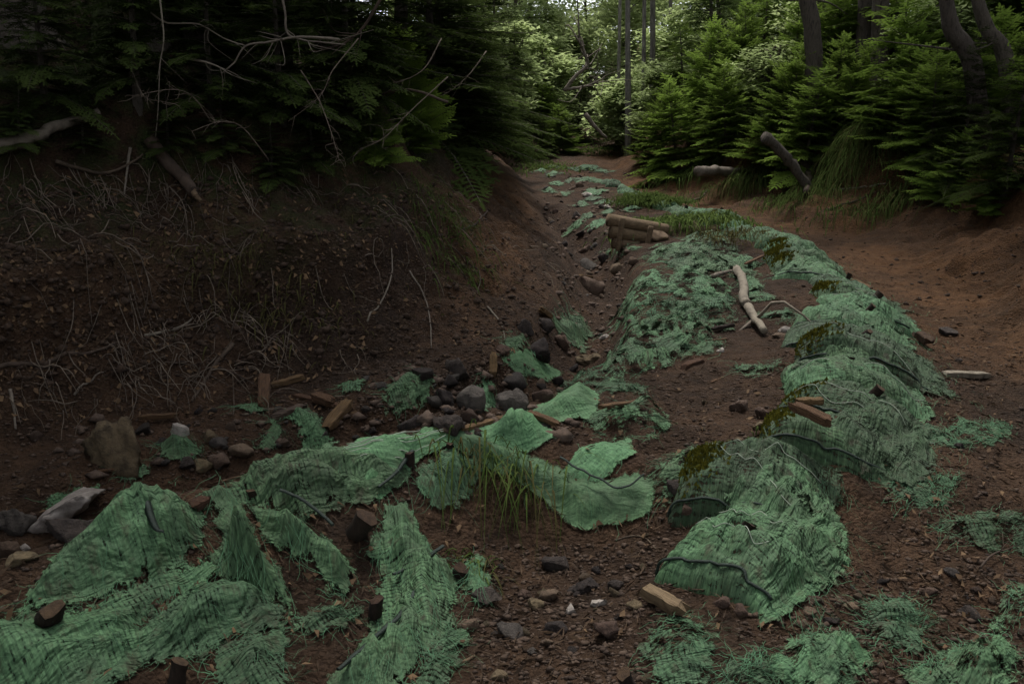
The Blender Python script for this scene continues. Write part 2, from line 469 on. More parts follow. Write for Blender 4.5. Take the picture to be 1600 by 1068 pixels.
M['bark'] = mat_simple('grey_bark', (.014, .011, .009), (.115, .095, .075), 9, .95, (2.6, 2.6, .6), 1.0, .04, .2, (.045, .037, .029))
M['bark_moss'] = mat_simple('mossy_bark', (.022, .022, .012), (.060, .085, .022), 6, .95, (1.5, 1.5, .6), 1.0, .03, .1)
M['stone_brown'] = mat_simple('brown_stone', (.026, .017, .012), (.105, .070, .048), 26, .95, (1, 1, 1), 1.0, .014, .35, (.055, .036, .025))
M['stone_dark'] = mat_simple('dark_lava_stone', (.013, .010, .009), (.062, .047, .039), 30, .95, (1, 1, 1), 1.0, .016, .35)
M['stone_grey'] = mat_simple('grey_stone', (.024, .020, .017), (.095, .080, .068), 24, .95, (1, 1, 1), 1.0, .014, .25)
M['stone_pale'] = mat_simple('pale_stone', (.15, .125, .105), (.36, .32, .28), 20, .85, (1, 1, 1), .8, .012, .12)
M['stone_lichen'] = mat_simple('lichen_stone', (.012, .009, .006), (.11, .080, .046), 11, .95, (1, 1, 1), 1.0, .018, .15, (.030, .021, .013))
M['gravel'] = mat_simple('gravel', (.024, .016, .012), (.085, .056, .038), 14, .95, (1, 1, 1), .3, .004)
M['litter'] = mat_simple('leaf_litter', (.030, .016, .008), (.13, .080, .040), 9, .9, (1, 1, 1), 0)
M['litter2'] = mat_simple('needles', (.018, .011, .007), (.070, .042, .022), 9, .95, (1, 1, 1), 0)
M['moss'] = mat_leaf('moss', (.035, .036, .007), (.095, .088, .014), 20, .15, .1)
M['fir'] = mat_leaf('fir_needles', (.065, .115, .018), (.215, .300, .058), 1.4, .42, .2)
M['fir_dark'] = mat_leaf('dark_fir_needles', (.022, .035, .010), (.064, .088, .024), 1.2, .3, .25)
M['leaf'] = mat_leaf('broad_leaves', (.19, .245, .095), (.42, .49, .22), 1.0, .6, .15)  # paled and greyed: brightness and haze of the gap put into the colour
M['grass'] = mat_leaf('grass_blades', (.030, .052, .012), (.085, .115, .034), 6, .35, .15)
M['grass_dry'] = mat_leaf('old_grass', (.034, .032, .012), (.080, .072, .030), 6, .3, .1)

# ------------------------------------------------------------------ the ground: one sheet, fine near the camera
def spaced(a, b, d):
    return list(np.arange(a, b, d))
def grow(a, b, d, g):
    out = []; x = a
    while x < b:
        out.append(x); x += d; d *= g
    out.append(b); return out
xs = np.array([-v for v in grow(3.2, 45, .03, 1.06)][::-1][:-1] + spaced(-3.2, 3.6, .021) + grow(3.6, 45, .03, 1.06))
ys = np.array(sorted(set([round(v, 4) for v in [-v2 for v2 in grow(-1.6, 12, .06, 1.12)] + spaced(1.62, 6.2, .021) + grow(6.2, 75, .022, 1.011)])))
XX, YY = np.meshgrid(xs, ys)
ZZ = H0(XX, YY)
nx, ny = len(xs), len(ys)
idx = np.arange(nx * ny).reshape(ny, nx)
F = np.stack([idx[:-1, :-1], idx[:-1, 1:], idx[1:, 1:], idx[1:, :-1]], -1).reshape(-1, 4)
fx, fy = XX.ravel(), YY.ravel()
dL, gL, _ = segdist(fx, fy, BANK_L); sL = dL * gL
dR, gR, _ = segdist(fx, fy, BANK_R); sR = -dR * gR
clay = np.clip(.22 + sst(-1.2, .3, sR) * sst(3.5, 6.5, fy) + .45 * sst(.1, .5, sL) * sst(-.8, -.2, fx) * sst(1.7, 1.2, sL), 0, 1)  # right bank: clay colour plus painted-in light; left face only warmer soil
mossA = np.clip(np.maximum(sst(1.1, 1.7, sL), sst(1.2, 1.7, sR)) + .55 * sst(.5, .9, sL) * sst(-.4, -1.0, fx), 0, 1)
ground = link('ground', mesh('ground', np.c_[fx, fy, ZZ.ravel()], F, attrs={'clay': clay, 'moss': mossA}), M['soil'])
tag(ground, kind='structure')
print('ground', nx, ny)

# ------------------------------------------------------------------ netting
def inpoly(x, y, poly):
    c = np.zeros(x.shape, bool); n = len(poly)
    for i in range(n):
        x1, y1 = poly[i]; x2, y2 = poly[(i + 1) % n]
        if y1 == y2: continue
        m = ((y1 > y) != (y2 > y)) & (x < (x2 - x1) * (y - y1) / (y2 - y1) + x1)
        c ^= m
    return c
def threads_geo(mb, starts, dirs, lens, lift, rng, wid=.0016, curl=.5):
    for (x, y), a, L in zip(starts, dirs, lens):
        n = 6
        ang = a + np.cumsum(rng.normal(0, curl / n * 1.4, n + 1))
        X = x + np.cumsum(np.cos(ang)) * L / n; Y = y + np.cumsum(np.sin(ang)) * L / n
        Z = H(X, Y) + lift * np.linspace(1, .3, n + 1) + rng.uniform(.002, .012, n + 1)
        T = np.c_[np.cos(ang), np.sin(ang)]
        Wd = wid * np.linspace(1, .5, n + 1)
        A = np.c_[X - T[:, 1] * Wd, Y + T[:, 0] * Wd, Z]; B = np.c_[X + T[:, 1] * Wd, Y - T[:, 0] * Wd, Z + wid * .6]
        V = np.concatenate([A, B]); i = np.arange(n)
        mb.add(V, np.c_[i, i + 1, i + n + 2, i + n + 1])
NETS = []
def net_sheet(poly_px, ang_px, label, group, puff=.03, fold=.028, seed=1, worn=False, gather=None, strands=40, torn=.25, ds=.0155, cat='netting', name='net_sheet', pale=0, lift=.014, world=None, hf=None):
    """a piece of netting lying over the ground: outline and weave direction read in the picture, built on the terrain"""
    rng = np.random.RandomState(seed + 100)
    if world is None:
        W = np.array([P(*q) for q in poly_px])
    else:
        W = np.array(world, float)
    cx, cy = W[:, 0].mean(), W[:, 1].mean()
    if isinstance(ang_px, tuple):
        a, b_ = P(*ang_px[0]), P(*ang_px[1])
        th = math.atan2(b_[1] - a[1], b_[0] - a[0])
    else:
        th = ang_px
    c, s = math.cos(th), math.sin(th)
    L = np.c_[(W[:, 0] - cx) * c + (W[:, 1] - cy) * s, -(W[:, 0] - cx) * s + (W[:, 1] - cy) * c]
    far = max(1.0, np.hypot(cx, cy) / 3.6); ds = ds * far
    u0, v0 = L.min(0) - .07 * far; u1, v1 = L.max(0) + .07 * far
    nu, nv = max(4, int((u1 - u0) / ds)), max(4, int((v1 - v0) / ds))
    U, Vv = np.meshgrid(np.linspace(u0, u1, nu), np.linspace(v0, v1, nv))
    wa = .035 * far
    Uw = U + wa * fbm(U, Vv, 5, 3, seed) ; Vw = Vv + wa * fbm(U, Vv, 5, 3, seed + 31)
    pts = [tuple(p) for p in L]
    ins = inpoly(Uw, Vw, pts)
    d, _, _ = segdist(Uw, Vw, pts + [pts[0]])
    sdv = np.where(ins, d, -d)
    X = cx + U * c - Vv * s; Y = cy + U * s + Vv * c
    fo = fold * (np.abs(fbm(U * .8, Vv * 3.2, 3.0, 3, seed + 3)) * 2 + .8 * fbm(U, Vv, 6, 2, seed + 5))
    rdg = 1 - np.abs(fbm(U * .45, Vv * 1.9, 4.2, 2, seed + 17)) * 2.6
    fo = fo + fold * 1.3 * np.clip(rdg, 0, 1) ** 2 + fold * 1.2 * fbm(U, Vv, 2.2, 2, seed + 19)
    wv_ = Vv * 46 + 5 * fbm(U, Vv, 1.6, 2, seed + 23) + 6 * U * (rng.rand() - .5)
    fo = fo + fold * 1.1 * (np.abs(np.sin(wv_)) - .5) * sst(-.15, .3, fbm(U, Vv, 2.3, 2, seed + 29))
    # long tucks: sharp creases running along the weave
    cr = np.abs(np.sin((Vv * 9 + 1.6 * fbm(U, Vv, 2, 2, seed + 9)) * (.8 + .3 * rng.rand())))
    fo = fo - fold * 1.3 * np.exp(-(cr / .14) ** 2) * sst(-.1, .25, fbm(U, Vv, 1.7, 2, seed + 11))
    if gather is not None:
        gp = P(*gather)
        r = np.hypot(X - gp[0], Y - gp[1]); aa = np.arctan2(Y - gp[1], X - gp[0])
        fo = fo + .020 * np.sin(aa * 13 + 2 * fbm(X, Y, 5, 2, seed)) * np.exp(-r / .22) * sst(.0, .06, r) + .022 * np.exp(-(r / .13) ** 2)
    Z = (hf or H)(X, Y) + lift + puff * sst(-.01, .13 * far, sdv) + fo * sst(0, .07, sdv)
    keep = (sdv > -.045 * far)
    q = keep[:-1, :-1] & keep[1:, :-1] & keep[:-1, 1:] & keep[1:, 1:]
    ii = np.arange(nu * nv).reshape(nv, nu)
    Fq = np.stack([ii[:-1, :-1], ii[:-1, 1:], ii[1:, 1:], ii[1:, :-1]], -1)[q]
    if len(Fq) == 0: return None
    used = np.unique(Fq); remap = np.full(nu * nv, -1); remap[used] = np.arange(len(used))
    V = np.c_[X.ravel(), Y.ravel(), Z.ravel()][used]
    org = np.array([cx, cy, gz(cx, cy)])
    uvs = np.c_[U.ravel(), Vv.ravel()][used] + rng.rand(2) * 5
    if far > 1.6: uvs = uvs / (1 + (far - 1) * .25)
    me = mesh(name, V - org, remap[Fq], uv=uvs, attrs={'edge': np.clip(sdv.ravel()[used] / far + .035, 0, 1), 'torn': np.full(len(used), torn)})
    o = link(name, me, M[worn if isinstance(worn, str) else 'net_old' if worn else 'net'], loc=org)
    tag(o, label, cat, group)
    if strands:
        mb = MB()
        bd = np.argwhere((np.abs(sdv) < .03 * far) & ins)
        if len(bd):
            pk = bd[rng.randint(0, len(bd), strands)]
            st = [(X[i, j], Y[i, j]) for i, j in pk]
            dr = np.where(rng.rand(strands) < .5, th, th + math.pi) + rng.normal(0, .35, strands)
            threads_geo(mb, st, dr, rng.uniform(.03, .11, strands) * min(far, 2), .008, rng, .0008 * far, 1.3)
            ins_i = np.argwhere(sdv > .03)
            k = strands // 2
            if len(ins_i):
                pk = ins_i[rng.randint(0, len(ins_i), k)]
                threads_geo(mb, [(X[i, j], Y[i, j]) for i, j in pk], th + rng.normal(0, .5, k), rng.uniform(.05, .14, k), puff + lift + .008, rng, .0008 * far, 1.3)
            t = link('loose_threads', mb.mesh('loose_threads'), M['thread'], o); t['kind'] = 'stuff'
            t.location = -Vector(org)
    for k in range(pale):
        mb = MB()
        ins_i = np.argwhere(sdv > .02)
        i, j = ins_i[rng.randint(len(ins_i))]
        n = 26
        uu = np.linspace(u0, u1, n); vv = Vv[i, 0] + (np.arange(n) * 0) + .05 * fbm(uu, uu * 0 + k, 3, 2, seed + 40)
        xx = cx + uu * c - vv * s; yy = cy + uu * s + vv * c
        uw = uu; dd, _, _ = segdist(uw, vv, pts + [pts[0]]); okk = inpoly(uw, vv, pts)
        zz = H(xx, yy) + lift + puff * sst(-.01, .13 * far, np.where(okk, dd, -dd)) + fold * .9 + .006
        sel = np.where(okk)[0]
        if len(sel) > 4:
            V_, F_ = tube_geo(np.c_[xx, yy, zz][sel], .0018 * far, 4)
            mb.add(V_, F_)
            t = link('pale_thread', mb.mesh('pale_thread'), M['pale_thread'], o); t.location = -Vector(org)
    NETS.append(o)
    return o
ORD = ['first', 'second', 'third', 'fourth', 'fifth', 'sixth', 'seventh', 'eighth', 'ninth', 'tenth', 'eleventh', 'twelfth', 'thirteenth', 'fourteenth',
       'fifteenth', 'sixteenth', 'seventeenth', 'eighteenth', 'nineteenth', 'twentieth', 'twenty-first', 'twenty-second', 'twenty-third', 'twenty-fourth',
       'twenty-fifth', 'twenty-sixth', 'twenty-seventh', 'twenty-eighth', 'twenty-ninth', 'thirtieth', 'thirty-first', 'thirty-second', 'thirty-third', 'thirty-fourth']

G_L = 'green net pieces over the left berm'
G_M = 'torn green net pieces on the middle terrace'
G_S = 'scraps of green net among the gully rocks'
G_R = 'half buried green net pieces on the right path'
S = net_sheet
# --- left berm, front to back
S([(40, 925), (110, 862), (190, 806), (250, 790), (303, 797), (325, 838), (310, 880), (250, 905), (180, 922), (110, 945), (35, 957)], ((60, 940), (300, 850)),
  'domed green net sheet with a dark tape across it, left foreground', G_L, .07, 0.037, 1, gather=(232, 815), strands=120)
S([(-60, 975), (70, 972), (150, 955), (230, 922), (315, 880), (335, 892), (288, 950), (245, 1000), (175, 1040), (120, 1090), (-60, 1100)], ((0, 1060), (300, 920)),
  'green ribbed net in the bottom left corner of the picture', G_L, .04, 0.037, 2, strands=140)
S([(262, 968), (340, 912), (410, 925), (445, 958), (425, 985), (345, 1022), (285, 1035), (215, 1045), (190, 1085), (130, 1085), (190, 1030)], ((210, 1050), (440, 950)),
  'fine ribbed dull green net sloping to the dark stake, bottom left', G_L, .05, 0.027, 3, worn=True, strands=120, gather=(275, 1000))
S([(296, 776), (335, 766), (366, 780), (388, 828), (420, 868), (446, 915), (472, 985), (452, 968), (430, 938), (400, 925), (378, 932), (350, 905), (330, 880), (348, 850), (326, 800)], ((330, 770), (450, 950)),
  'tall twisted strip of bright green net hanging down the left berm', G_L, .085, 0.050, 4, strands=70, gather=(345, 870))
S([(380, 748), (440, 738), (520, 715), (600, 728), (642, 745), (592, 778), (532, 792), (470, 832), (440, 805), (395, 790), (350, 788)], ((390, 790), (620, 730)),
  'holed green net sheet between wooden block and dark stump on the berm', G_L, .05, 0.037, 5, strands=60, gather=(405, 755))
S([(372, 792), (430, 803), (482, 840), (522, 868), (556, 905), (545, 942), (512, 918), (480, 882), (432, 872), (405, 835)], ((380, 800), (550, 930)),
  'narrow knotted green net strip trailing down from the holed sheet', G_L, .07, 0.050, 6, strands=60)
S([(495, 738), (520, 716), (572, 690), (692, 680), (704, 700), (645, 722), (590, 782), (542, 758)], ((520, 725), (690, 690)),
  'smooth green net sheet with pale threads along the berm crest', G_L, .05, 0.013, 7, worn='net_new', strands=20, pale=6)
S([(645, 757), (702, 702), (742, 728), (745, 770), (712, 797), (668, 792)], ((690, 715), (720, 790)),
  'faded checked green net flap below the stake on the berm face', G_L, .05, 0.015, 8, worn=True, strands=30)
S([(688, 678), (762, 690), (832, 718), (884, 750), (932, 768), (992, 755), (1008, 772), (1012, 802), (952, 822), (902, 828), (872, 800), (842, 775), (792, 742), (720, 706)], ((700, 690), (1000, 790)),
  'long green net strip running from the crest right to the stones', G_L, .07, 0.025, 9, worn='net_new', strands=60)
S([(795, 655), (868, 628), (903, 610), (936, 625), (918, 655), (872, 665), (822, 668)], ((800, 660), (930, 630)),
  'leaf-shaped flat green net piece beside the grey boulders', G_L, .05, 0.013, 10, worn='net_new', strands=20)
S([(740, 692), (800, 655), (850, 662), (866, 688), (832, 708), (780, 702)], ((750, 690), (860, 680)),
  'green net flap with a round stake between the two boards', G_L, .05, 0.020, 11, worn='net_new', strands=20, gather=(812, 675))
S([(598, 786), (630, 788), (662, 838), (692, 878), (722, 898), (702, 950), (702, 1000), (655, 1040), (600, 1085), (510, 1085), (560, 1010), (592, 950), (602, 900), (570, 872), (592, 830)], ((600, 800), (640, 1050)),
  'wide green net with a black tape seam, bottom centre left', G_L, .05, 0.027, 12, strands=180, gather=(690, 885))
S([(722, 890), (764, 878), (762, 930), (748, 952), (730, 930)], ((740, 885), (745, 945)), 'small frayed green net scrap below the leaning stump', G_L, .03, 0.037, 13, strands=60)
S([(640, 1085), (700, 985), (742, 990), (715, 1030), (700, 1085)], ((640, 1070), (730, 1000)), 'thin worn net scrap at the bottom edge beside gravel', G_L, .02, 0.025, 14, worn=True, strands=110)
S([(335, 1085), (325, 1035), (440, 985), (455, 1085)], ((330, 1060), (450, 1000)), 'ribbed net square under the dark hollow, bottom left', G_L, .03, 0.025, 15, worn=True, strands=70)
S([(470, 975), (520, 955), (560, 960), (530, 985), (485, 1000)], ((470, 990), (550, 960)), 'dark green net scrap in the hollow below the berm', G_L, .02, 0.025, 16, worn=True, strands=60)
# --- middle terrace
S([(918, 655), (950, 640), (1000, 633), (1036, 645), (1042, 670), (1012, 690), (962, 692), (930, 678)], ((930, 660), (1030, 660)),
  'bunched green net knot below the short loose board', G_M, 0.035, .03, 17, strands=80, torn=.85)
S([(886, 747), (928, 702), (982, 688), (988, 712), (942, 748), (908, 754)], ((890, 750), (985, 695)), 'curved green net tongue right of the grassy berm', G_M, 0.025, .015, 18, worn='net_new', strands=30, torn=.2)
S([(1008, 762), (1030, 730), (1060, 705), (1112, 708), (1154, 742), (1100, 748), (1050, 758), (1030, 784)], ((1010, 760), (1150, 730)), 'worn green net over the stone step in the centre', G_M, 0.025, .028, 19, strands=90, torn=.85)
S([(940, 575), (978, 523), (1040, 503), (1102, 508), (1124, 540), (1082, 552), (1042, 577), (1000, 587), (955, 600)], ((950, 580), (1110, 520)), 'broad rumpled green net patch above the small wooden block', G_M, 0.030, .045, 20, strands=140, torn=.85)
S([(955, 505), (985, 452), (1010, 425), (1034, 428), (1022, 470), (985, 512)], ((965, 500), (1025, 435)), 'green net strip hanging over the gully edge', G_M, 0.025, .035, 21, strands=60, torn=.85)
S([(1008, 492), (1060, 468), (1142, 478), (1152, 500), (1080, 508)], ((1010, 490), (1150, 490)), 'torn green net patch left of the dead branch foot', G_M, 0.020, .04, 22, strands=110, torn=.85, worn=True)
S([(1012, 450), (1070, 428), (1142, 443), (1136, 472), (1070, 468)], ((1020, 450), (1140, 450)), 'green net patch left of the dead branch middle', G_M, 0.025, .045, 23, strands=90, torn=.85)
S([(1000, 404), (1060, 394), (1130, 404), (1194, 432), (1130, 434), (1060, 427)], ((1000, 410), (1190, 425)), 'green net patch behind the top of the dead branch', G_M, 0.025, .045, 24, strands=90, torn=.85)
S([(1150, 432), (1186, 440), (1212, 470), (1172, 474)], ((1150, 435), (1205, 470)), 'narrow green net scrap right of the dead branch', G_M, 0.020, .02, 25, strands=40, torn=.85)
S([(1184, 492), (1240, 484), (1252, 502), (1205, 512)], ((1190, 500), (1250, 490)), 'thin dull net scrap right of the dead branch foot', G_M, 0.010, .015, 26, worn=True, strands=60, torn=.85)
S([(1146, 572), (1216, 564), (1206, 584), (1180, 594)], ((1150, 575), (1215, 570)), 'lone triangular net scrap on bare soil of the terrace', G_M, 0.015, .025, 27, strands=30, torn=.85)
S([(1110, 502), (1140, 500), (1142, 520), (1115, 518)], ((1110, 510), (1140, 505)), 'tiny green net tuft beside the dead branch', G_M, 0.015, .02, 28, strands=20, torn=.85)
S([(1080, 540), (1130, 535), (1136, 552), (1095, 560)], ((1080, 550), (1130, 540)), 'small green net scrap with a pale stone at its tip', G_M, 0.015, .02, 29, strands=30, torn=.85)
S([(940, 395), (985, 380), (1000, 390), (970, 402)], ((940, 398), (1000, 385)), 'green net scrap below the log barrier left post', G_M, 0.020, .02, 30, strands=20, torn=.85)
S([(1018, 388), (1060, 383), (1110, 392), (1080, 402), (1030, 404)], ((1020, 395), (1100, 390)), 'green net scrap below the log barrier right end', G_M, 0.025, .03, 31, strands=20, torn=.85)
S([(1070, 372), (1110, 366), (1150, 385), (1170, 402), (1120, 400), (1085, 390)], ((1070, 380), (1160, 395)), 'green net fold below the grass on the bag row', G_M, 0.030, .03, 32, strands=20, torn=.85)
S([(925, 605), (960, 595), (1000, 600), (1010, 615), (960, 622)], ((925, 610), (1005, 610)), 'faint buried net threads beyond the leaf-shaped piece', G_M, 0.005, .015, 33, worn=True, strands=120, torn=.85)
S([(875, 600), (905, 588), (940, 590), (930, 602), (890, 612)], ((875, 605), (935, 592)), 'thin net scrap on the gully edge above the boulders', G_M, 0.010, .02, 34, worn=True, strands=60, torn=.85)
rg2 = np.random.RandomState(15)
TS_ = [(985, 545), (1015, 470), (1045, 455), (1030, 515), (1075, 485), (1105, 462), (1060, 412), (1100, 420), (1165, 415), (1065, 540), (1000, 555), (1090, 412), (1130, 470), (1140, 408)]
for k, (px, py) in enumerate(TS_):
    p = P(px, py); r0 = px2m(p, rg2.uniform(18, 34)); n = 7; th_ = rg2.uniform(-.5, .5)
    pol = []
    for t in np.arange(n) * 2 * math.pi / n:
        a, b = r0 * rg2.uniform(.6, 1.15) * math.cos(t), r0 * rg2.uniform(.5, 1.0) * math.sin(t) * 1.3
        pol.append((p[0] + a * math.cos(th_) - b * math.sin(th_), p[1] + a * math.sin(th_) + b * math.cos(th_), 0))
    S(None, rg2.uniform(-.6, .6), ORD[sorted(range(len(TS_)), key=lambda q: TS_[q][0] + TS_[q][1] * .001).index(k)] + ' rumpled net scrap of the terrace, counted from the left', 'rumpled scraps on the terrace', .02, .032, 160 + k, strands=50, torn=.5, world=pol, name='net_scrap', worn=k % 3 == 0)
# --- gully scraps
S([(596, 612), (638, 588), (682, 598), (674, 635), (622, 648), (600, 640)], ((600, 630), (680, 605)), 'tattered green net heap on the stones at the bank foot', G_S, .06, .035, 35, strands=80, torn=.45)
S([(748, 606), (768, 588), (776, 625), (762, 648), (750, 640)], ((755, 595), (760, 645)), 'green net rag hanging between two grey boulders', G_S, .09, .03, 36, strands=40, torn=.45)
S([(788, 566), (842, 563), (878, 586), (850, 594), (808, 582)], ((790, 568), (875, 588)), 'green net tongue lying above the grey boulders', G_S, .05, .012, 37, worn='net_new', strands=20, torn=.2)
S([(866, 500), (908, 494), (928, 520), (908, 548), (890, 533), (872, 515)], ((870, 500), (915, 540)), 'dark green net bundle on the gully bank', G_S, .12, .03, 38, strands=50, torn=.45)
S([(253, 690), (300, 688), (310, 706), (282, 724), (255, 714)], ((260, 700), (305, 700)), 'round green net tuft near the lichened boulder', G_S, .05, .02, 39, strands=50, torn=.45)
S([(184, 740), (236, 733), (222, 752), (192, 753)], ((185, 745), (235, 738)), 'flat green net scrap below the lichened boulder', G_S, .02, .02, 40, strands=30, torn=.45)
S([(368, 636), (412, 630), (420, 645), (385, 652)], ((370, 640), (415, 640)), 'green net loop beside the short upright block', G_S, .04, .02, 41, strands=30, torn=.45)
S([(428, 648), (478, 643), (512, 680), (520, 706), (492, 708), (468, 672)], ((440, 650), (510, 700)), 'curved green net strip below the broken boards', G_S, .05, .03, 42, strands=40, torn=.45)
S([(408, 690), (425, 665), (440, 670), (432, 698), (400, 708)], ((405, 700), (435, 670)), 'small green net curl left of the curved strip', G_S, .04, .02, 43, strands=30, torn=.45)
S([(76, 790), (155, 758), (160, 766), (90, 802)], ((80, 795), (155, 765)), 'thin green net edge along the pale slab', G_S, .03, .01, 44, strands=20, torn=.45)
S([(528, 605), (560, 598), (562, 612), (535, 616)], ((530, 610), (560, 603)), 'little green net scrap near the bank foot', G_S, .03, .02, 45, strands=20, torn=.45)
S([(780, 535), (820, 528), (830, 545), (800, 552)], ((780, 540), (828, 540)), 'dark net scrap under the rocks at the bank foot', G_S, .04, .02, 46, strands=20, torn=.45)
# --- right path
S([(1340, 985), (1352, 950), (1392, 938), (1464, 962), (1440, 985), (1422, 1022), (1380, 1012)], ((1345, 980), (1450, 975)), 'green net patch right of centre on the gravel path', G_R, 0.016, .03, 47, strands=120, torn=.72, worn=True)
S([(1205, 1085), (1228, 1010), (1280, 998), (1352, 1010), (1364, 1040), (1330, 1085)], ((1215, 1070), (1350, 1020)), 'checked green net emerging from soil at the bottom edge', G_R, 0.020, .025, 48, strands=120, torn=.72, gather=(1290, 1005))
S([(1530, 1010), (1560, 935), (1620, 915), (1620, 955), (1565, 990), (1585, 1030), (1560, 1085), (1440, 1085), (1415, 1050), (1480, 1032)], ((1440, 1070), (1600, 940)), 'branching green net strip in the bottom right corner', G_R, 0.014, .035, 49, strands=160, torn=.72)
S([(1460, 822), (1530, 806), (1620, 815), (1640, 860), (1540, 862), (1482, 848)], ((1460, 835), (1600, 840)), 'frayed green net patch at the right picture edge', G_R, 0.014, .02, 50, strands=120, torn=.72, worn=True)
S([(1004, 1024), (1058, 968), (1122, 1000), (1112, 1050), (1100, 1085), (1035, 1085)], ((1010, 1040), (1110, 1020)), 'ribbed green net below the log end, bottom centre', G_R, 0.020, .02, 51, strands=90, torn=.72, worn=True)
S([(1430, 690), (1500, 655), (1580, 668), (1560, 690), (1480, 700)], ((1440, 690), (1570, 670)), 'faint buried net on the path right of the bags', G_R, 0.002, .012, 52, strands=160, torn=.72, worn=True, lift=.004)
S([(1400, 770), (1440, 740), (1500, 745), (1480, 790), (1420, 800)], ((1410, 780), (1490, 750)), 'sparse trampled net threads beside the bag row', G_R, 0.002, .012, 53, strands=160, torn=.72, worn=True, lift=.003)
S([(1110, 1085), (1130, 1040), (1200, 1030), (1210, 1085)], ((1110, 1070), (1200, 1040)), 'buried net strip left of the checked net, bottom edge', G_R, 0.005, .02, 54, strands=120, torn=.72, worn=True)
# far path: small remnants up to the bend
rng = np.random.RandomState(5)
spots = [(842, 268), (866, 272), (892, 264), (918, 262), (868, 288), (905, 282), (930, 300), (885, 305), (905, 322), (940, 318), (915, 340), (950, 332), (975, 318), (900, 352), (935, 350), (862, 262), (940, 268), (985, 328), (860, 300), (925, 312)]
for k, (px, py) in enumerate(spots):
    p = P(px, py); r0 = px2m(p, rng.uniform(11, 20))
    n = 7
    pol = [(p[0] + r0 * rng.uniform(.5, 1.1) * math.cos(t), p[1] + 1.6 * r0 * rng.uniform(.5, 1.1) * math.sin(t)) for t in np.arange(n) * 2 * math.pi / n]
    S(None, rng.uniform(0, 3.1), ORD[sorted(range(len(spots)), key=lambda q: spots[q][0] + spots[q][1] * .001).index(k)] + ' green net remnant on the stony far path, counted from the left', 'net remnants on the far path', .04, .03, 60 + k, strands=0, world=[(a, b, 0) for a, b in pol], name='net_scrap', torn=.6)

# straps and seams: dark hems lying on the sheets
def strap(px_pts, rad, label, parent_idx=None, lift=.05, flat=.5):
    pts = np.array([P(*q) for q in px_pts]); pts[:, 2] += lift
    pp = smooth_path(pts, 6)
    pp[:, 2] = np.maximum(pp[:, 2], H(pp[:, 0], pp[:, 1]) + lift)
    T = np.gradient(pp, axis=0); T[:, 2] = 0; T /= np.linalg.norm(T, axis=1)[:, None] + 1e-9
    Sd = np.c_[-T[:, 1], T[:, 0], np.zeros(len(pp))] * rad * np.linspace(1.1, .7, len(pp))[:, None]
    up = np.array([0, 0, .003]); n = len(pp)
    V = np.concatenate([pp - Sd, pp + up * 2, pp + Sd, pp - up])
    i = np.arange(n - 1)
    Fc = np.concatenate([np.c_[k * n + i, k * n + i + 1, ((k + 1) % 4) * n + i + 1, ((k + 1) % 4) * n + i] for k in range(4)])
    org = pp[0].copy()
    o = link('tape_strip', mesh('tape_strip', V - org, Fc), M['strap'], loc=org)
    tag(o, label, 'tape')
    return o
strap([(228, 812), (238, 850), (250, 880), (262, 888)], .012, 'dark flat tape across the domed net, left foreground', lift=.115)
strap([(660, 905), (650, 950), (620, 1000), (575, 1040), (530, 1080)], .012, 'long dark tape seam on the wide net, bottom centre left', lift=.068)
strap([(693, 878), (655, 905), (615, 925)], .010, 'short dark tape seam above the long one, bottom centre left', lift=.062)
strap([(645, 722), (625, 750), (592, 780)], .011, 'dark hem along the lower edge of the smooth net sheet', lift=.045)
strap([(875, 748), (930, 780), (970, 795), (1005, 775)], .007, 'dark crease cord in the long strip by the stones', lift=.085)
strap([(440, 795), (470, 808), (500, 830), (522, 852)], .010, 'dark tape between holed sheet and knotted strip', lift=.07)

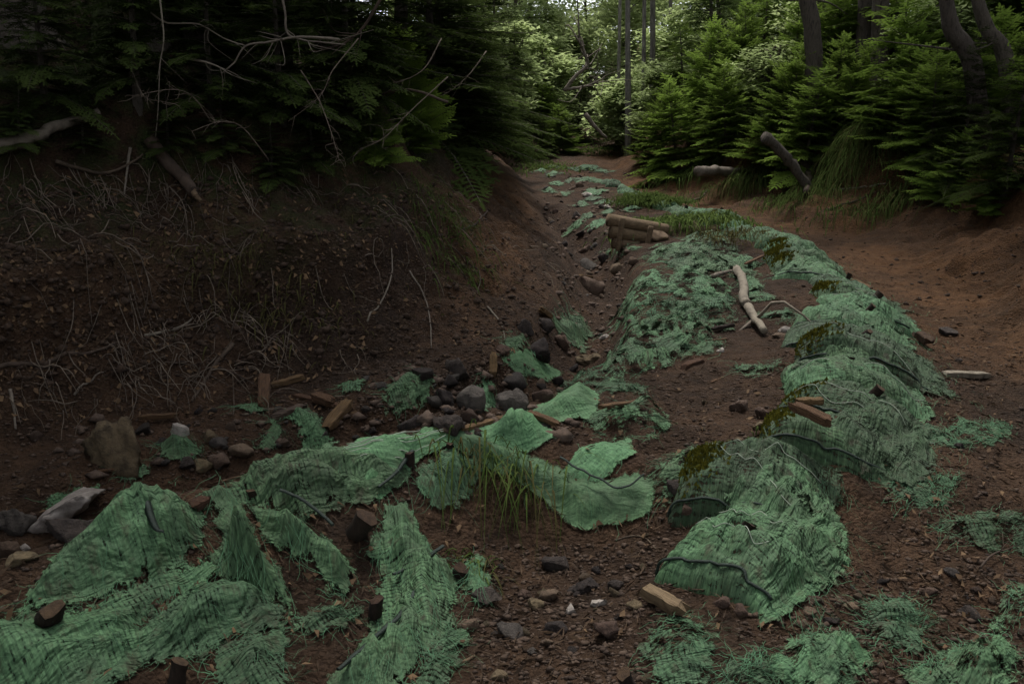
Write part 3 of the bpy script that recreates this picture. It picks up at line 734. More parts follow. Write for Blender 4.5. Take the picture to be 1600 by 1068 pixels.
# ------------------------------------------------------------------ the row of net-covered sandbags on the right
def along(poly, s):
    for (ax, ay), (bx, by) in zip(poly[:-1], poly[1:]):
        l = math.hypot(bx - ax, by - ay)
        if s <= l: return ax + (bx - ax) * s / l, ay + (by - ay) * s / l, math.atan2(by - ay, bx - ax)
        s -= l
    return bx, by, math.atan2(by - ay, bx - ax)
RID = [tuple(p) for p in smooth_path(np.array([(a, b, 0) for a, b in RIDGE]), 6)[:, :2]]
BAGS = []; DOMES = []
def bag(k, s, length, width, hgt, seed, worn, mossy, skirt):
    rng = np.random.RandomState(seed)
    cx, cy, th = along(RID, s)
    if k < 2: cx += .09 - .04 * k
    else: cx += .05 + .09 * min(1, max(0, (cy - 3.6) / 1.5))
    th += rng.normal(0, .22)
    off = rng.normal(0, .06); cx, cy = cx + off * math.sin(th), cy - off * math.cos(th)
    far = max(1, cy / 3.6)
    nu, nv = (70, 46) if cy < 4.5 else (50, 32) if cy < 8 else (30, 20)
    # u runs across the row (left to right), v along it (away from the camera)
    u = np.linspace(-length / 2 - .06, length / 2 + skirt, nu); v = np.linspace(-width / 2 - .05, width / 2 + .10, nv)
    U, Vv = np.meshgrid(u, v)
    ax = (math.sin(th), -math.cos(th)); fw = (math.cos(th), math.sin(th))
    bow = .10 * rng.uniform(-.3, 1) * (U / length) ** 2 * 2
    X = cx + U * ax[0] + (Vv - bow) * fw[0]; Y = cy + U * ax[1] + (Vv - bow) * fw[1]
    uu = np.clip(np.abs(U + .02) / (length / 2), 0, 1); vn = Vv / (width / 2)
    vv = np.clip(np.where(vn > 0, vn * .92, -vn), 0, 1)
    dome = (1 - uu ** 3.0) ** .65 * (1 - vv ** 2.4) ** .7
    asym = 1 + .25 * np.clip(-vn, -1, 1) - .25 * (U / length)
    cr = np.abs(np.sin(Vv * 17 + U * 2.5 + 2.2 * fbm(U, Vv, 4, 2, seed)))
    wr = .030 * fbm(U * .5, Vv * 2.2, 9, 3, seed) + .05 * fbm(U, Vv, 3.5, 2, seed + 1) - .026 * np.exp(-(cr / .2) ** 2) * sst(-.1, .2, fbm(U, Vv, 3, 2, seed + 4))
    su, sv = rng.uniform(-.12, .1), rng.uniform(-.02, .1)          # the stake that pins it
    r = np.hypot(U - su, Vv - sv); aa = np.arctan2(Vv - sv, U - su)
    pin = .018 * np.sin(aa * 11 + 3 * fbm(U, Vv, 6, 2, seed + 2)) * np.exp(-r / .13) * sst(0, .05, r) - .035 * np.exp(-(r / .05) ** 2)
    Z = H(X, Y) + .012 + hgt * dome * asym + wr * (.35 + dome) + pin
    Z = Z - .10 * sst(.96, 1.18, np.abs(vn)) * sst(length * .5, length * .3, U) - .08 * sst(-length / 2 + .02, -length / 2 - .05, U)
    edge = np.minimum(u[-1] - U, np.minimum(Vv - v[0], v[-1] - Vv) + .5 * sst(length * .5, length * .35, U)) + .03 * fbm(U, Vv, 8, 3, seed + 6)
    edge = edge - .16 * sst(length / 2 - .02, length / 2 + skirt, U) * (.4 + 1.2 * np.clip(fbm(U, Vv, 6, 3, seed + 7) + .3, 0, 1))
    DOMES.append((cx, cy, th, length, width, hgt))
    idx = np.arange(nu * nv).reshape(nv, nu)
    Fq = np.stack([idx[:-1, :-1], idx[:-1, 1:], idx[1:, 1:], idx[1:, :-1]], -1).reshape(-1, 4)
    org = np.array([cx, cy, gz(cx, cy)])
    root = empty('sandbag', org)
    uv = np.c_[(Vv * .9 + .4 * U * rng.uniform(-.3, .3)).ravel(), U.ravel()] + rng.rand(2) * 4
    if far > 1.6: uv = uv / (1 + (far - 1) * .25)
    VV = np.c_[X.ravel(), Y.ravel(), Z.ravel()] - org
    cov = link('net_cover', mesh('net_cover', VV, Fq, uv=uv, attrs={'edge': np.clip(edge.ravel() / min(far, 2), 0, 1), 'torn': np.clip(.22 + .5 * sst(length * .25, length / 2 + skirt * .8, U) + .15 * worn + .2 * (cy > 11), 0, 1).ravel()}), M['net_old' if worn else 'net'], root)
    # the soil-filled body that shows dark through the net
    sc = np.clip(dome, 0, 1).ravel()
    body = np.c_[X.ravel(), Y.ravel(), (Z - .010 - .05 * (1 - np.clip(dome * 3, 0, 1))).ravel()] - org
    link('bag_body', mesh('bag_body', body, Fq), M['litter2'], root)
    Zg = Z.reshape(nv, nu)
    if mossy:
        i0, i1 = nv // 2 - nv // 3, nv // 2 + nv // 4; j0, j1 = 2, nu // 4 + 1
        mb = MB()
        for q in range(900 if cy < 6 else 350):
            fi, fj = np.clip(rng.normal((i0 + i1) / 2, (i1 - i0) / 4.2), 0, nv - 2), np.clip(rng.normal((j0 + j1) / 2, (j1 - j0) / 4.2), 0, nu - 2)
            i, j = int(fi), int(fj); a, b_ = fi - i, fj - j
            def lerp(A): return (A[i, j] * (1 - a) + A[i + 1, j] * a) * (1 - b_) + (A[i, j + 1] * (1 - a) + A[i + 1, j + 1] * a) * b_
            p = np.array([lerp(X), lerp(Y), lerp(Z)]); an = rng.uniform(0, 6.28); l = rng.uniform(.008, .02) * min(far, 1.7)
            d = np.array([math.cos(an), math.sin(an), .0]) * l * .45
            t = np.array([rng.normal(0, .4), rng.normal(0, .4), 1]) * l
            mb.add([p - d, p + d, p + t], [[0, 1, 2]])
        mo = link('moss', mb.mesh('moss'), M['moss'], cov); mo['kind'] = 'stuff'; mo.location = -Vector(org)
    mb = MB(); ns = 70 if cy < 4.5 else 45 if cy < 8 else 18
    st = [(cx + a * ax[0] + b_ * fw[0], cy + a * ax[1] + b_ * fw[1]) for a, b_ in zip(rng.uniform(length * .25, length / 2 + skirt, ns), rng.uniform(-width / 2, width / 2, ns))]
    dr = rng.normal(th - math.pi / 2 - .5, .6, ns)
    threads_geo(mb, st, dr, rng.uniform(.05, .15, ns), .015, rng, .0008 * far, 1.3)
    t = link('loose_threads', mb.mesh('loose_threads'), M['thread'], cov); t['kind'] = 'stuff'; t.location = -Vector(org)
    if cy < 7 and rng.rand() < .8:                                # a few pale drawn threads over the crown
        for q in range(2 if cy < 4 else 1):
            jj = np.linspace(nu * .15, nu * rng.uniform(.6, .9), 14); ii0 = rng.uniform(.2, .7) * nv; ii1 = rng.uniform(.1, .7) * nv
            pts = []
            for m_, j in enumerate(jj):
                i = int(np.clip(ii0 + (ii1 - ii0) * m_ / 13 + 1.5 * math.sin(m_), 0, nv - 1)); j = int(min(j, nu - 1))
                pts.append([X[i, j], Y[i, j], Z[i, j] + .006])
            V_, F_ = tube_geo(smooth_path(np.array(pts), 3), .0016, 4)
            m2 = MB(); m2.add(V_, F_); t = link('pale_thread', m2.mesh('pale_thread'), M['pale_thread'], cov); t.location = -Vector(org)
    if cy < 8.5:                                                   # dark hem along the near edge, also put in as crease shading
        ih = int(nv * rng.uniform(.10, .16)); j1 = int(nu * rng.uniform(.62, .8)); jj = np.arange(int(nu * .06), j1, 2)
        pts = np.array([[X[min(nv - 1, ih + int(1.5 * math.sin(j * .5 + k)))][j], Y[ih][j], Z[ih][j] + .005] for j in jj])
        V_, F_ = tube_geo(smooth_path(pts, 2), .0055, 5)
        m2 = MB(); m2.add(V_, F_); t = link('hem', m2.mesh('hem'), M['strap'], cov); t.location = -Vector(org)
    sx = cx + su * ax[0] + sv * fw[0]; sy = cy + su * ax[1] + sv * fw[1]
    i = int(np.argmin(np.abs(v - sv))); j = int(np.argmin(np.abs(u - su)))
    BAGS.append((root, (sx, sy, Z[i, j]), th))
    look = ('moss-grown ' if mossy else '') + ('worn ' if worn else '')
    tag(root, (ORD[k] + ' ' + look + 'net-covered sandbag of the right row, counted from the front').replace('  ', ' '), 'sandbag', 'row of net-covered sandbags')
s = .60; k = 0
while k < 34:
    cy = along(RID, s)[1]
    ln = (.42 + .04 * min(k, 6)) * (.92 if cy > 5.4 else 1) * rng.uniform(.92, 1.08)
    wd = .52 if k == 0 else .44 * rng.uniform(.9, 1.1)
    if cy > 10.5: ln *= max(.55, 1 - .12 * (cy - 10.5))
    bag(k, s, ln, wd, (.10 if k < 3 else .105 if cy < 11 else .07) * rng.uniform(.6, 1.3), 300 + k, rng.rand() < .4, k in (1, 2, 3, 5, 9, 12, 13, 14, 18, 19), rng.uniform(.06, .16) if cy < 3.6 else rng.uniform(.12, .28) if cy < 9 else .1)
    s += wd * .96 + (.03 if cy > 9 else 0); k += 1

def HB(x, y):
    """ground with the bags on it"""
    e = np.zeros(np.shape(x))
    for cx, cy, th, ln, wd, hg in DOMES[:22]:
        U = (x - cx) * math.sin(th) - (y - cy) * math.cos(th); V = (x - cx) * math.cos(th) + (y - cy) * math.sin(th)
        uu = np.clip(np.abs(U + .02) / (ln / 2), 0, 1); vv = np.clip(np.abs(V) / (wd / 2), 0, 1)
        e = np.maximum(e, hg * (1 + .25 * np.clip(-V / (wd / 2), -1, 1) - .25 * U / ln) * (1 - uu ** 3.0) ** .65 * (1 - vv ** 2.4) ** .7)
    return H(x, y) + .75 * e + .018
for k, (s_, o_, l_, w_, a_, wn) in enumerate([(.95, .05, .34, .50, .3, 0), (1.7, .16, .30, .62, -.2, 1), (2.45, -.08, .36, .55, .5, 0), (3.1, .15, .34, .7, .1, 1), (3.9, -.02, .38, .6, -.4, 0), (4.7, .2, .34, .7, .3, 1), (5.6, -.1, .4, .7, -.2, 0), (6.6, .12, .4, .8, .3, 0), (7.7, 0, .4, .8, -.3, 1), (8.9, .1, .4, .8, .2, 0)]):
    cx, cy, th = along(RID, s_)
    o_ += .12; cx += o_ * math.sin(th); cy -= o_ * math.cos(th)
    r_ = np.random.RandomState(800 + k); pol = []
    for t in np.arange(9) * 2 * math.pi / 9:
        a, b = .72 * l_ * r_.uniform(.65, 1.15) * math.cos(t), w_ * .62 * r_.uniform(.65, 1.15) * math.sin(t)
        ph = th - math.pi / 2 + a_
        pol.append((cx + a * math.cos(ph) - b * math.sin(ph), cy + a * math.sin(ph) + b * math.cos(ph), 0))
    S(None, th + a_ + r_.normal(0, .3), ORD[k] + ' loose net piece thrown over the right bag row, from the front', 'loose net pieces over the bag row', .015, .022, 820 + k, worn=bool(wn), strands=40, torn=.55, world=pol, hf=HB, lift=.006)

# ------------------------------------------------------------------ stones
import bmesh
def ico(sub):
    bm = bmesh.new(); bmesh.ops.create_icosphere(bm, subdivisions=sub, radius=1.0)
    V = np.array([v.co[:] for v in bm.verts]); Fc = np.array([[v.index for v in f.verts] for f in bm.faces]); bm.free()
    return V, Fc
ICO = {s_: ico(s_) for s_ in (1, 2, 3, 4)}
def rock_geo(seed, sub=3, cuts=14, rough=.05, flat=1.0):
    rg = np.random.RandomState(seed)
    V, Fc = ICO[sub]; V = V.copy()
    for k in range(cuts):
        n = rg.normal(0, 1, 3); n /= np.linalg.norm(n)
        d = rg.uniform(.38, .8)
        ov = np.maximum(V @ n - d, 0)
        V -= ov[:, None] * n * .93
    nz = fbm(V[:, 0] + V[:, 2] * .7, V[:, 1] - V[:, 2] * .6, 2.3, 4, seed)
    V *= (1 + rough * 2.2 * nz + rough * 1.3 * fbm(V[:, 0] * 3 + V[:, 2], V[:, 1] * 3 - V[:, 2], 3, 3, seed + 2))[:, None]
    V -= (V.max(0) + V.min(0)) / 2; V /= (V.max(0) - V.min(0)) / 2
    V[:, 2] *= flat
    return V, Fc
def rock(px, py, wpx, hpx, mat, label, seed, rz=None, depth=.8, cat='stone', sub=None, group=None, name='stone', tilt=0.0):
    """px, py: middle of its foot in the picture"""
    p = P(px, py)
    kk = .82 if wpx > 26 and mat in ('stone_dark', 'stone_grey', 'stone_brown') else 1.0
    wm, hm = px2m(p, wpx) * kk, px2m(p, hpx) * kk
    V, Fc = rock_geo(seed, sub or (3 if wpx < 60 else 4), rough=.13 if wpx < 60 else .18 if mat != 'stone_lichen' else .26)
    V = V * np.array([wm / 2, wm / 2 * depth, hm * .62])
    a = tilt; c, s = math.cos(a), math.sin(a)
    V = V @ np.array([[c, 0, s], [0, 1, 0], [-s, 0, c]])
    x, y = p[0], p[1] + wm * depth * .25
    o = link(name, mesh(name, V, Fc, smooth=False), M[mat], loc=(x, y, min(gz(x, y), p[2] + hm * .3) + hm * .17), rot=(0, 0, 0 if rz is None else rz))
    tag(o, label, cat, group)
    return o
ROCKS = [
 (95, 822, 150, 34, 'stone_pale', 'long pale slanting slab at the left', .55),
 (172, 726, 96, 84, 'stone_lichen', 'large lichened brown boulder at the foot of the left bank', .0),
 (20, 830, 70, 50, 'stone_grey', 'grey boulder at the left picture edge', 0),
 (110, 845, 110, 50, 'stone_dark', 'broad dark lava stone in front of the pale slab', 0),
 (10, 870, 40, 40, 'stone_brown', 'brown stone at the left picture edge below the grey boulder', 0),
 (376, 718, 46, 26, 'stone_brown', 'flat oval brown stone above the berm', 0),
 (340, 700, 34, 18, 'stone_grey', 'grey stone left of the oval brown one', 0),
 (340, 732, 50, 26, 'stone_brown', 'low brown stone in front of the oval one', 0),
 (290, 735, 36, 24, 'stone_dark', 'rounded dark stone below the round net tuft', 0),
 (315, 737, 34, 18, 'stone_lichen', 'tan wedge stone beside the rounded dark one', 0),
 (280, 682, 26, 30, 'stone_pale', 'pale hooked stone under the short board', .3),
 (327, 690, 26, 20, 'stone_lichen', 'tan stone among rocks near the round net tuft', 0),
 (430, 738, 24, 12, 'stone_brown', 'small tan stone behind the wooden block', 0),
 (30, 885, 46, 18, 'stone_lichen', 'flat tan stone near the left foreground net', -.1),
 (36, 862, 18, 16, 'stone_pale', 'small pale stone above the flat tan one', 0),
 (800, 645, 66, 54, 'stone_grey', 'big square grey boulder behind the boards', 0),
 (738, 640, 56, 52, 'stone_grey', 'grey boulder left of the hanging net rag', .2),
 (848, 626, 42, 36, 'stone_brown', 'reddish boulder right of the big square one', 0),
 (712, 592, 52, 44, 'stone_dark', 'dark lava boulder behind the grey ones', 0),
 (690, 640, 44, 40, 'stone_dark', 'dark stone in the shaded hollow', 0),
 (700, 680, 60, 40, 'stone_dark', 'dark stone deep in the hollow', 0),
 (640, 668, 50, 30, 'stone_dark', 'dark stone left in the hollow', 0),
 (838, 560, 56, 40, 'stone_dark', 'dark lava stone above the green net tongue', 0),
 (878, 545, 30, 30, 'stone_brown', 'brown stone under the dark net bundle', 0),
 (818, 518, 40, 28, 'stone_dark', 'dark stone high at the bank foot', 0),
 (852, 518, 36, 28, 'stone_dark', 'dark stone beside the wedge of tan wood', 0),
 (928, 565, 60, 18, 'stone_lichen', 'flat tan slab in the gully bed', 0),
 (946, 528, 22, 9, 'stone_pale', 'small whitish stone in the gully bed', 0),
 (785, 552, 30, 16, 'stone_brown', 'brown stone at the left of the gully rocks', 0),
 (925, 458, 56, 42, 'stone_brown', 'big brown boulder at the gully head', 0),
 (966, 427, 34, 26, 'stone_brown', 'pointed tan boulder at the gully head', 0),
 (920, 420, 34, 22, 'stone_grey', 'grey boulder behind the brown gully boulder', 0),
 (914, 394, 20, 14, 'stone_brown', 'small tan rock above the grey gully boulder', 0),
 (992, 412, 24, 14, 'stone_brown', 'tan rock right of the pointed boulder', 0),
 (945, 408, 28, 18, 'stone_dark', 'dark rock between the gully boulders', 0),
 (1156, 642, 40, 24, 'stone_brown', 'flat tan stone on the terrace left of the bags', 0),
 (1196, 654, 34, 26, 'stone_brown', 'pointed tan stone on the terrace beside the bags', 0),
 (1190, 670, 32, 15, 'stone_lichen', 'low tan stone below the pointed one', 0),
 (1154, 690, 16, 8, 'stone_lichen', 'tiny tan stone on the terrace', 0),
 (1230, 520, 24, 13, 'stone_pale', 'pale pink stone at the bag row', 0),
 (1222, 526, 26, 9, 'stone_brown', 'tan stone under the pale pink one', 0),
 (1126, 550, 12, 9, 'stone_pale', 'small pale stone at a net tip', 0),
 (1080, 812, 48, 40, 'stone_brown', 'reddish boulder in the stone step', 0),
 (1122, 785, 44, 36, 'stone_brown', 'brown boulder in the stone step by the bags', 0),
 (1060, 775, 44, 30, 'stone_dark', 'dark stone in the stone step under the net', 0),
 (1150, 770, 30, 26, 'stone_dark', 'dark stone wedged between step and bags', 0),
 (868, 892, 54, 30, 'stone_dark', 'broad dark stone below the grassy berm', 0),
 (912, 925, 66, 28, 'stone_dark', 'dark purplish flat stone, bottom centre', 0),
 (962, 920, 26, 14, 'stone_dark', 'small dark stone right of the purplish one', 0),
 (820, 934, 24, 14, 'stone_brown', 'rusty small stone, bottom centre', 0),
 (858, 938, 38, 24, 'stone_brown', 'rusty egg-shaped stone, bottom centre', 0),
 (838, 952, 28, 16, 'stone_lichen', 'tan rounded stone below the rusty ones', 0),
 (892, 958, 18, 16, 'stone_pale', 'small pale pointed stone, bottom centre', 0),
 (936, 946, 28, 12, 'stone_pale', 'white speckled stone, bottom centre', 0),
 (993, 952, 28, 16, 'stone_lichen', 'tan stone left of the fallen log end', 0),
 (798, 998, 54, 34, 'stone_grey', 'large mottled grey stone, bottom centre left', 0),
 (950, 1000, 54, 38, 'stone_brown', 'large brown wedge stone, bottom centre', 0),
 (868, 990, 48, 28, 'stone_dark', 'bluish dark stone between grey and brown ones', 0),
 (858, 1008, 18, 14, 'stone_brown', 'rusty pebble in front of the bluish stone', 0),
 (832, 1022, 18, 12, 'stone_grey', 'greyish pebble at the bottom centre', 0),
 (780, 1062, 28, 16, 'stone_lichen', 'ochre stone at the bottom edge', 0),
 (733, 985, 40, 22, 'stone_brown', 'brown pointed stone near the bottom net', .3),
 (760, 945, 60, 26, 'stone_dark', 'dark low stone by the small frayed scrap', 0),
 (1160, 962, 26, 18, 'stone_brown', 'brown stone at the foot of the first bag', 0),
 (1128, 950, 26, 18, 'stone_brown', 'reddish stone at the left foot of the first bag', 0),
 (1273, 942, 40, 20, 'stone_brown', 'tan brown stone right of the first bag', 0),
 (1332, 955, 30, 14, 'stone_brown', 'brown stone on the gravel, lower right', 0),
 (1268, 965, 26, 14, 'stone_brown', 'small brown stone below the first bag', 0),
 (1300, 975, 34, 14, 'stone_dark', 'low dark stone on the lower right gravel', 0),
 (1452, 930, 34, 14, 'stone_brown', 'flat brown stone on the right path', 0),
 (1490, 900, 24, 12, 'stone_grey', 'bluish grey stone on the right path', 0),
 (1520, 968, 50, 26, 'stone_dark', 'dark stone between nets, lower right', 0),
 (1525, 1008, 30, 14, 'stone_brown', 'red brown stone by the branching net', 0),
 (1486, 524, 38, 15, 'stone_dark', 'black lava stone on the path right of the bags', 0),
 (1498, 566, 12, 7, 'stone_dark', 'small dark pebble on the upper right path', 0),
 (1500, 700, 20, 10, 'stone_dark', 'small dark stone on the faint buried net', 0),
 (1032, 318, 14, 14, 'stone_pale', 'small pale block on the far bank edge', .2),
 (918, 308, 18, 9, 'stone_pale', 'round pink stone on the far path', 0),
 (872, 308, 14, 9, 'stone_brown', 'red stone on the far path', 0),
 (868, 333, 10, 8, 'stone_brown', 'red stone by the far bank foot', 0),
 (948, 326, 16, 8, 'stone_pale', 'pale stone on the far path by the barrier', 0),
 (902, 340, 18, 12, 'stone_dark', 'dark stone on the far path below the bank', 0),
 (905, 278, 12, 7, 'stone_brown', 'far brown stone on the path bend', 0),
]
for i, (px, py, wp, hp, mt, lb, tl) in enumerate(ROCKS):
    rock(px, py, wp, hp, mt, lb, 500 + i, tilt=tl, group='stones along the washed-out trail')
# (the slab lies on the rubble)
# smaller stones one can still pick out
PROTO = {}
for mt in ('stone_brown', 'stone_dark', 'stone_grey', 'stone_lichen'):
    PROTO[mt] = []
    for q in range(4):
        V, Fc = rock_geo(900 + q * 7 + len(mt), 2, rough=.14)
        me = mesh('stone', V * np.array([.5, .42, .33]), Fc, smooth=False); me.materials.append(M[mt]); PROTO[mt].append(me)
rg = np.random.RandomState(21)
def scatter_stones(n, box, size, mats, label, group):
    for k in range(n):
        px, py = rg.uniform(box[0], box[2]), rg.uniform(box[1], box[3])
        p = P(px, py); sz = px2m(p, rg.uniform(*size) * (1 if rg.rand() < .8 else 1.5))
        me = PROTO[mats[rg.randint(len(mats))]][rg.randint(4)]
        o = link('stone', me, loc=(p[0], p[1], gz(p[0], p[1]) + sz * .10), rot=(rg.normal(0, .3), rg.normal(0, .3), rg.uniform(0, 6.3)), scale=(sz, sz, sz * rg.uniform(.7, 1.2)))
        tag(o, label, 'stone', group)
scatter_stones(30, (750, 880, 1060, 1066), (9, 18), ['stone_brown', 'stone_brown', 'stone_dark', 'stone_lichen'], 'small loose stone on the soil, bottom centre', 'small stones at the bottom centre')
scatter_stones(32, (1180, 905, 1600, 1000), (9, 20), ['stone_brown', 'stone_brown', 'stone_dark'], 'small loose stone on the lower right gravel', 'small stones at the lower right')
scatter_stones(16, (1000, 600, 1210, 900), (7, 15), ['stone_brown', 'stone_lichen'], 'small loose stone on the terrace left of the bags', 'small stones on the terrace')
scatter_stones(34, (40, 640, 620, 745), (9, 22), ['stone_brown', 'stone_dark', 'stone_dark', 'stone_grey'], 'small stone among the rubble at the left bank foot', 'rubble at the left bank foot')
scatter_stones(28, (560, 570, 900, 680), (9, 24), ['stone_brown', 'stone_dark', 'stone_dark', 'stone_grey'], 'small stone among the gully boulders', 'rubble in the gully')
scatter_stones(34, (850, 268, 985, 400), (6, 13), ['stone_brown', 'stone_dark', 'stone_grey', 'stone_brown'], 'small stone on the stony far path', 'stones on the far path')
scatter_stones(14, (640, 590, 900, 690), (14, 30), ['stone_brown', 'stone_dark', 'stone_grey'], 'fist-sized stone packed in the hollow', 'packed stones in the hollow')
scatter_stones(14, (880, 400, 980, 560), (7, 15), ['stone_brown', 'stone_dark', 'stone_grey'], 'small stone in the gully beside the terrace', 'stones in the upper gully')

M['rubble'] = mat_simple('rubble', (.014, .010, .008), (.085, .058, .042), 9, .95, (1, 1, 1), .8, .012, 0, (.045, .032, .025))
M['soil_clod'] = mat_simple('soil_clod', (.016, .010, .007), (.055, .034, .021), 30, .95, (1, 1, 1), .6, .01)
# gravel, crumbs, needles and leaves nobody could count
def pebbles(n, pick, size, name, mat, flat=.6):
    OV = np.array([[1, 0, 0], [-1, 0, 0], [0, 1, 0], [0, -1, 0], [0, 0, 1], [0, 0, -1], [.6, .6, .5], [-.6, .55, .55]])
    OF = np.array([[6, 4, 0], [6, 2, 4], [6, 0, 2], [7, 4, 2], [7, 1, 4], [7, 2, 1], [1, 3, 4], [3, 0, 4], [0, 3, 5], [3, 1, 5], [1, 2, 5], [2, 0, 5]])
    xy = pick(n); n = len(xy)
    sz = size[0] * (size[1] / size[0]) ** (rg.rand(n) ** 1.9)
    V = OV[None] * (1 + rg.uniform(-.45, .45, (n, 8, 3))) + rg.uniform(-.22, .22, (n, 8, 3))
    a = rg.uniform(0, 6.3, n); c, s = np.cos(a), np.sin(a)
    X = V[..., 0] * c[:, None] - V[..., 1] * s[:, None]; Y = V[..., 0] * s[:, None] + V[..., 1] * c[:, None]
    z = H(xy[:, 0], xy[:, 1])
    VV = np.stack([xy[:, 0:1] + X * sz[:, None], xy[:, 1:2] + Y * sz[:, None] * .85, (z + sz * .15)[:, None] + V[..., 2] * sz[:, None] * flat], -1)
    Fc = (OF[None] + (np.arange(n) * 8)[:, None, None]).reshape(-1, 3)
    o = link(name, mesh(name, VV.reshape(-1, 3), Fc, smooth=False), M[mat]); return o
def pick_px(boxes):
    wts = np.array([b[4] for b in boxes], float); wts /= wts.sum()
    D = []
    for b, wt in zip(boxes, wts):
        A = np.array([P(b[0] + (b[2] - b[0]) * i / 9, b[1] + (b[3] - b[1]) * j / 9) for j in range(10) for i in range(10)]).reshape(10, 10, 3)
        D.append(A)
    def f(n):
        out = []
        for A, wt in zip(D, wts):
            m = int(n * wt); u, v = rg.rand(m) * 8.99, rg.rand(m) * 8.99
            i, j = u.astype(int), v.astype(int); a, b_ = (u - i)[:, None], (v - j)[:, None]
            q = (A[j, i] * (1 - a) + A[j, i + 1] * a) * (1 - b_) + (A[j + 1, i] * (1 - a) + A[j + 1, i + 1] * a) * b_
            out.append(q[:, :2])
        return np.concatenate(out)
    return f
g = pebbles(9000, pick_px([(740, 850, 1080, 1075, 3), (1150, 890, 1610, 1075, 3), (1000, 580, 1230, 860, 2), (0, 620, 640, 790, 2.5), (560, 560, 930, 700, 2), (1380, 540, 1610, 900, 1.6), (0, 740, 400, 1000, 1), (850, 262, 985, 400, 1.2)]), (.004, .016), 'gravel', 'gravel')
tag(g, 'loose brown gravel strewn over the trail', 'gravel', kind='stuff')
g = pebbles(1100, pick_px([(850, 266, 985, 400, 3), (870, 400, 985, 560, 2), (560, 575, 900, 690, 2), (40, 645, 560, 745, .7)]), (.009, .05), 'rubble', 'rubble', .6)
tag(g, 'angular rubble filling the stream bed', 'rubble', kind='stuff')
g = pebbles(1600, pick_px([(0, 290, 860, 600, 4), (1250, 320, 1600, 480, .25)]), (.012, .035), 'soil_clods', 'soil_clod', .7)
tag(g, 'larger soil clods on the banks', 'soil', kind='stuff')
g = pebbles(7000, pick_px([(0, 300, 860, 640, 4), (1200, 320, 1600, 560, .6), (560, 380, 900, 600, 2)]), (.004, .013), 'soil_crumbs', 'gravel')
tag(g, 'crumbs of soil and scoria on the banks', 'gravel', kind='stuff')
def flakes(n, pick, L, Wd, name, mat, up=.012):
    xy = pick(n); n = len(xy)
    a = rg.uniform(0, 6.3, n); l = rg.uniform(*L, n); wd = l * rg.uniform(*Wd, n)
    c, s = np.cos(a), np.sin(a)
    loc = np.array([[-1, 0], [-.2, 1], [1, 0], [-.2, -1]])
    X = loc[None, :, 0] * l[:, None]; Y = loc[None, :, 1] * wd[:, None]
    px_, py_ = xy[:, 0:1] + X * c[:, None] - Y * s[:, None], xy[:, 1:2] + X * s[:, None] + Y * c[:, None]
    zc = H(xy[:, 0], xy[:, 1])[:, None]
    Z = np.clip(H(px_, py_), zc - l[:, None] * .5, zc + l[:, None] * .5) + .006 + rg.uniform(0, up, (n, 4))
    V = np.stack([px_, py_, Z], -1).reshape(-1, 3)
    b_ = (np.arange(n) * 4)[:, None]
    Fc = np.concatenate([b_ + [0, 3, 1], b_ + [1, 3, 2]])
    return link(name, mesh(name, V, Fc, smooth=False), M[mat])
g = flakes(1800, pick_px([(1250, 320, 1600, 640, 1), (0, 270, 700, 420, 3), (0, 400, 560, 660, 3.5), (560, 300, 860, 560, 1.5), (0, 760, 760, 1068, 1.2), (900, 560, 1250, 1000, 1), (1380, 650, 1600, 1060, .8)]), (.006, .022), (.25, .6), 'dead_leaves', 'litter', .02)
tag(g, 'scattered dead leaves and bark flakes', 'leaf litter', kind='stuff')
g = flakes(11000, pick_px([(1200, 310, 1600, 640, 2.2), (0, 280, 860, 660, 4), (0, 760, 760, 1068, 1.5), (760, 560, 1250, 1068, 2), (1300, 560, 1600, 1068, 1.5)]), (.008, .035), (.03, .10), 'needle_litter', 'litter2', .014)
tag(g, 'brown needles and twig bits on the soil', 'needle litter', kind='stuff')

# ------------------------------------------------------------------ wood
def stake(px, py, dpx, hpx, label, lean=(0, 0), seed=0, p=None, hm=None, dm=None, sq=0):
    """px, py: centre of its top in the picture"""
    rg_ = np.random.RandomState(seed)
    if p is None:
        p = P(px, py + hpx); dm = px2m(p, dpx) * .9; hm = px2m(p, hpx) * .85; lean = (lean[0] + rg_.normal(0, .18), lean[1] - .18)
    n = 9 if not sq else 4
    base = np.array([p[0], p[1], gz(p[0], p[1])]) if hpx else np.array(p)
    t = np.linspace(-.12, hm, 6)
    pts = np.c_[lean[0] * t, lean[1] * t, t]
    V, Fc = tube_geo(pts, dm * .43 * np.linspace(1.1, .92, 6), n, cap=False, lump=.22, seed=seed)
    V[-n:, 2] += rg_.uniform(-.3, .5) * (V[-n:, 0] - V[-n:, 0].mean()) + rg_.uniform(-.6, .1) * (V[-n:, 1] - V[-n:, 1].mean()) + rg_.uniform(-.12, .05, n) * dm
    o = link('wooden_stake', mesh('wooden_stake', V, Fc), M['stake'], loc=base)
    tag(o, label, 'stake', 'wooden stakes holding the net')
    top = V[-n:]; c = top.mean(0) + [0, 0, dm * .04]
    TV = np.concatenate([top * .999 + c * .001 + [0, 0, .0015], [c]])
    TF = np.array([[i, (i + 1) % n, n] for i in range(n)])
    link('cut_end', mesh('cut_end', TV, TF, smooth=False), M['cut'], o)
    return o
stake(274, 1012, 36, 60, 'thick dark stake at the bottom left edge', (.03, -.02), 1)
stake(640, 700, 21, 30, 'stake standing on the berm crest beside the smooth sheet', (.08, 0), 2)
stake(556, 786, 44, 46, 'fat dark stump on the face of the berm', (.25, -.35), 3)
stake(586, 922, 30, 44, 'slanted dark stake by the black tape seam', (.12, -.05), 4)
stake(718, 876, 32, 26, 'leaning stump at the foot of the berm', (.1, -.3), 5)
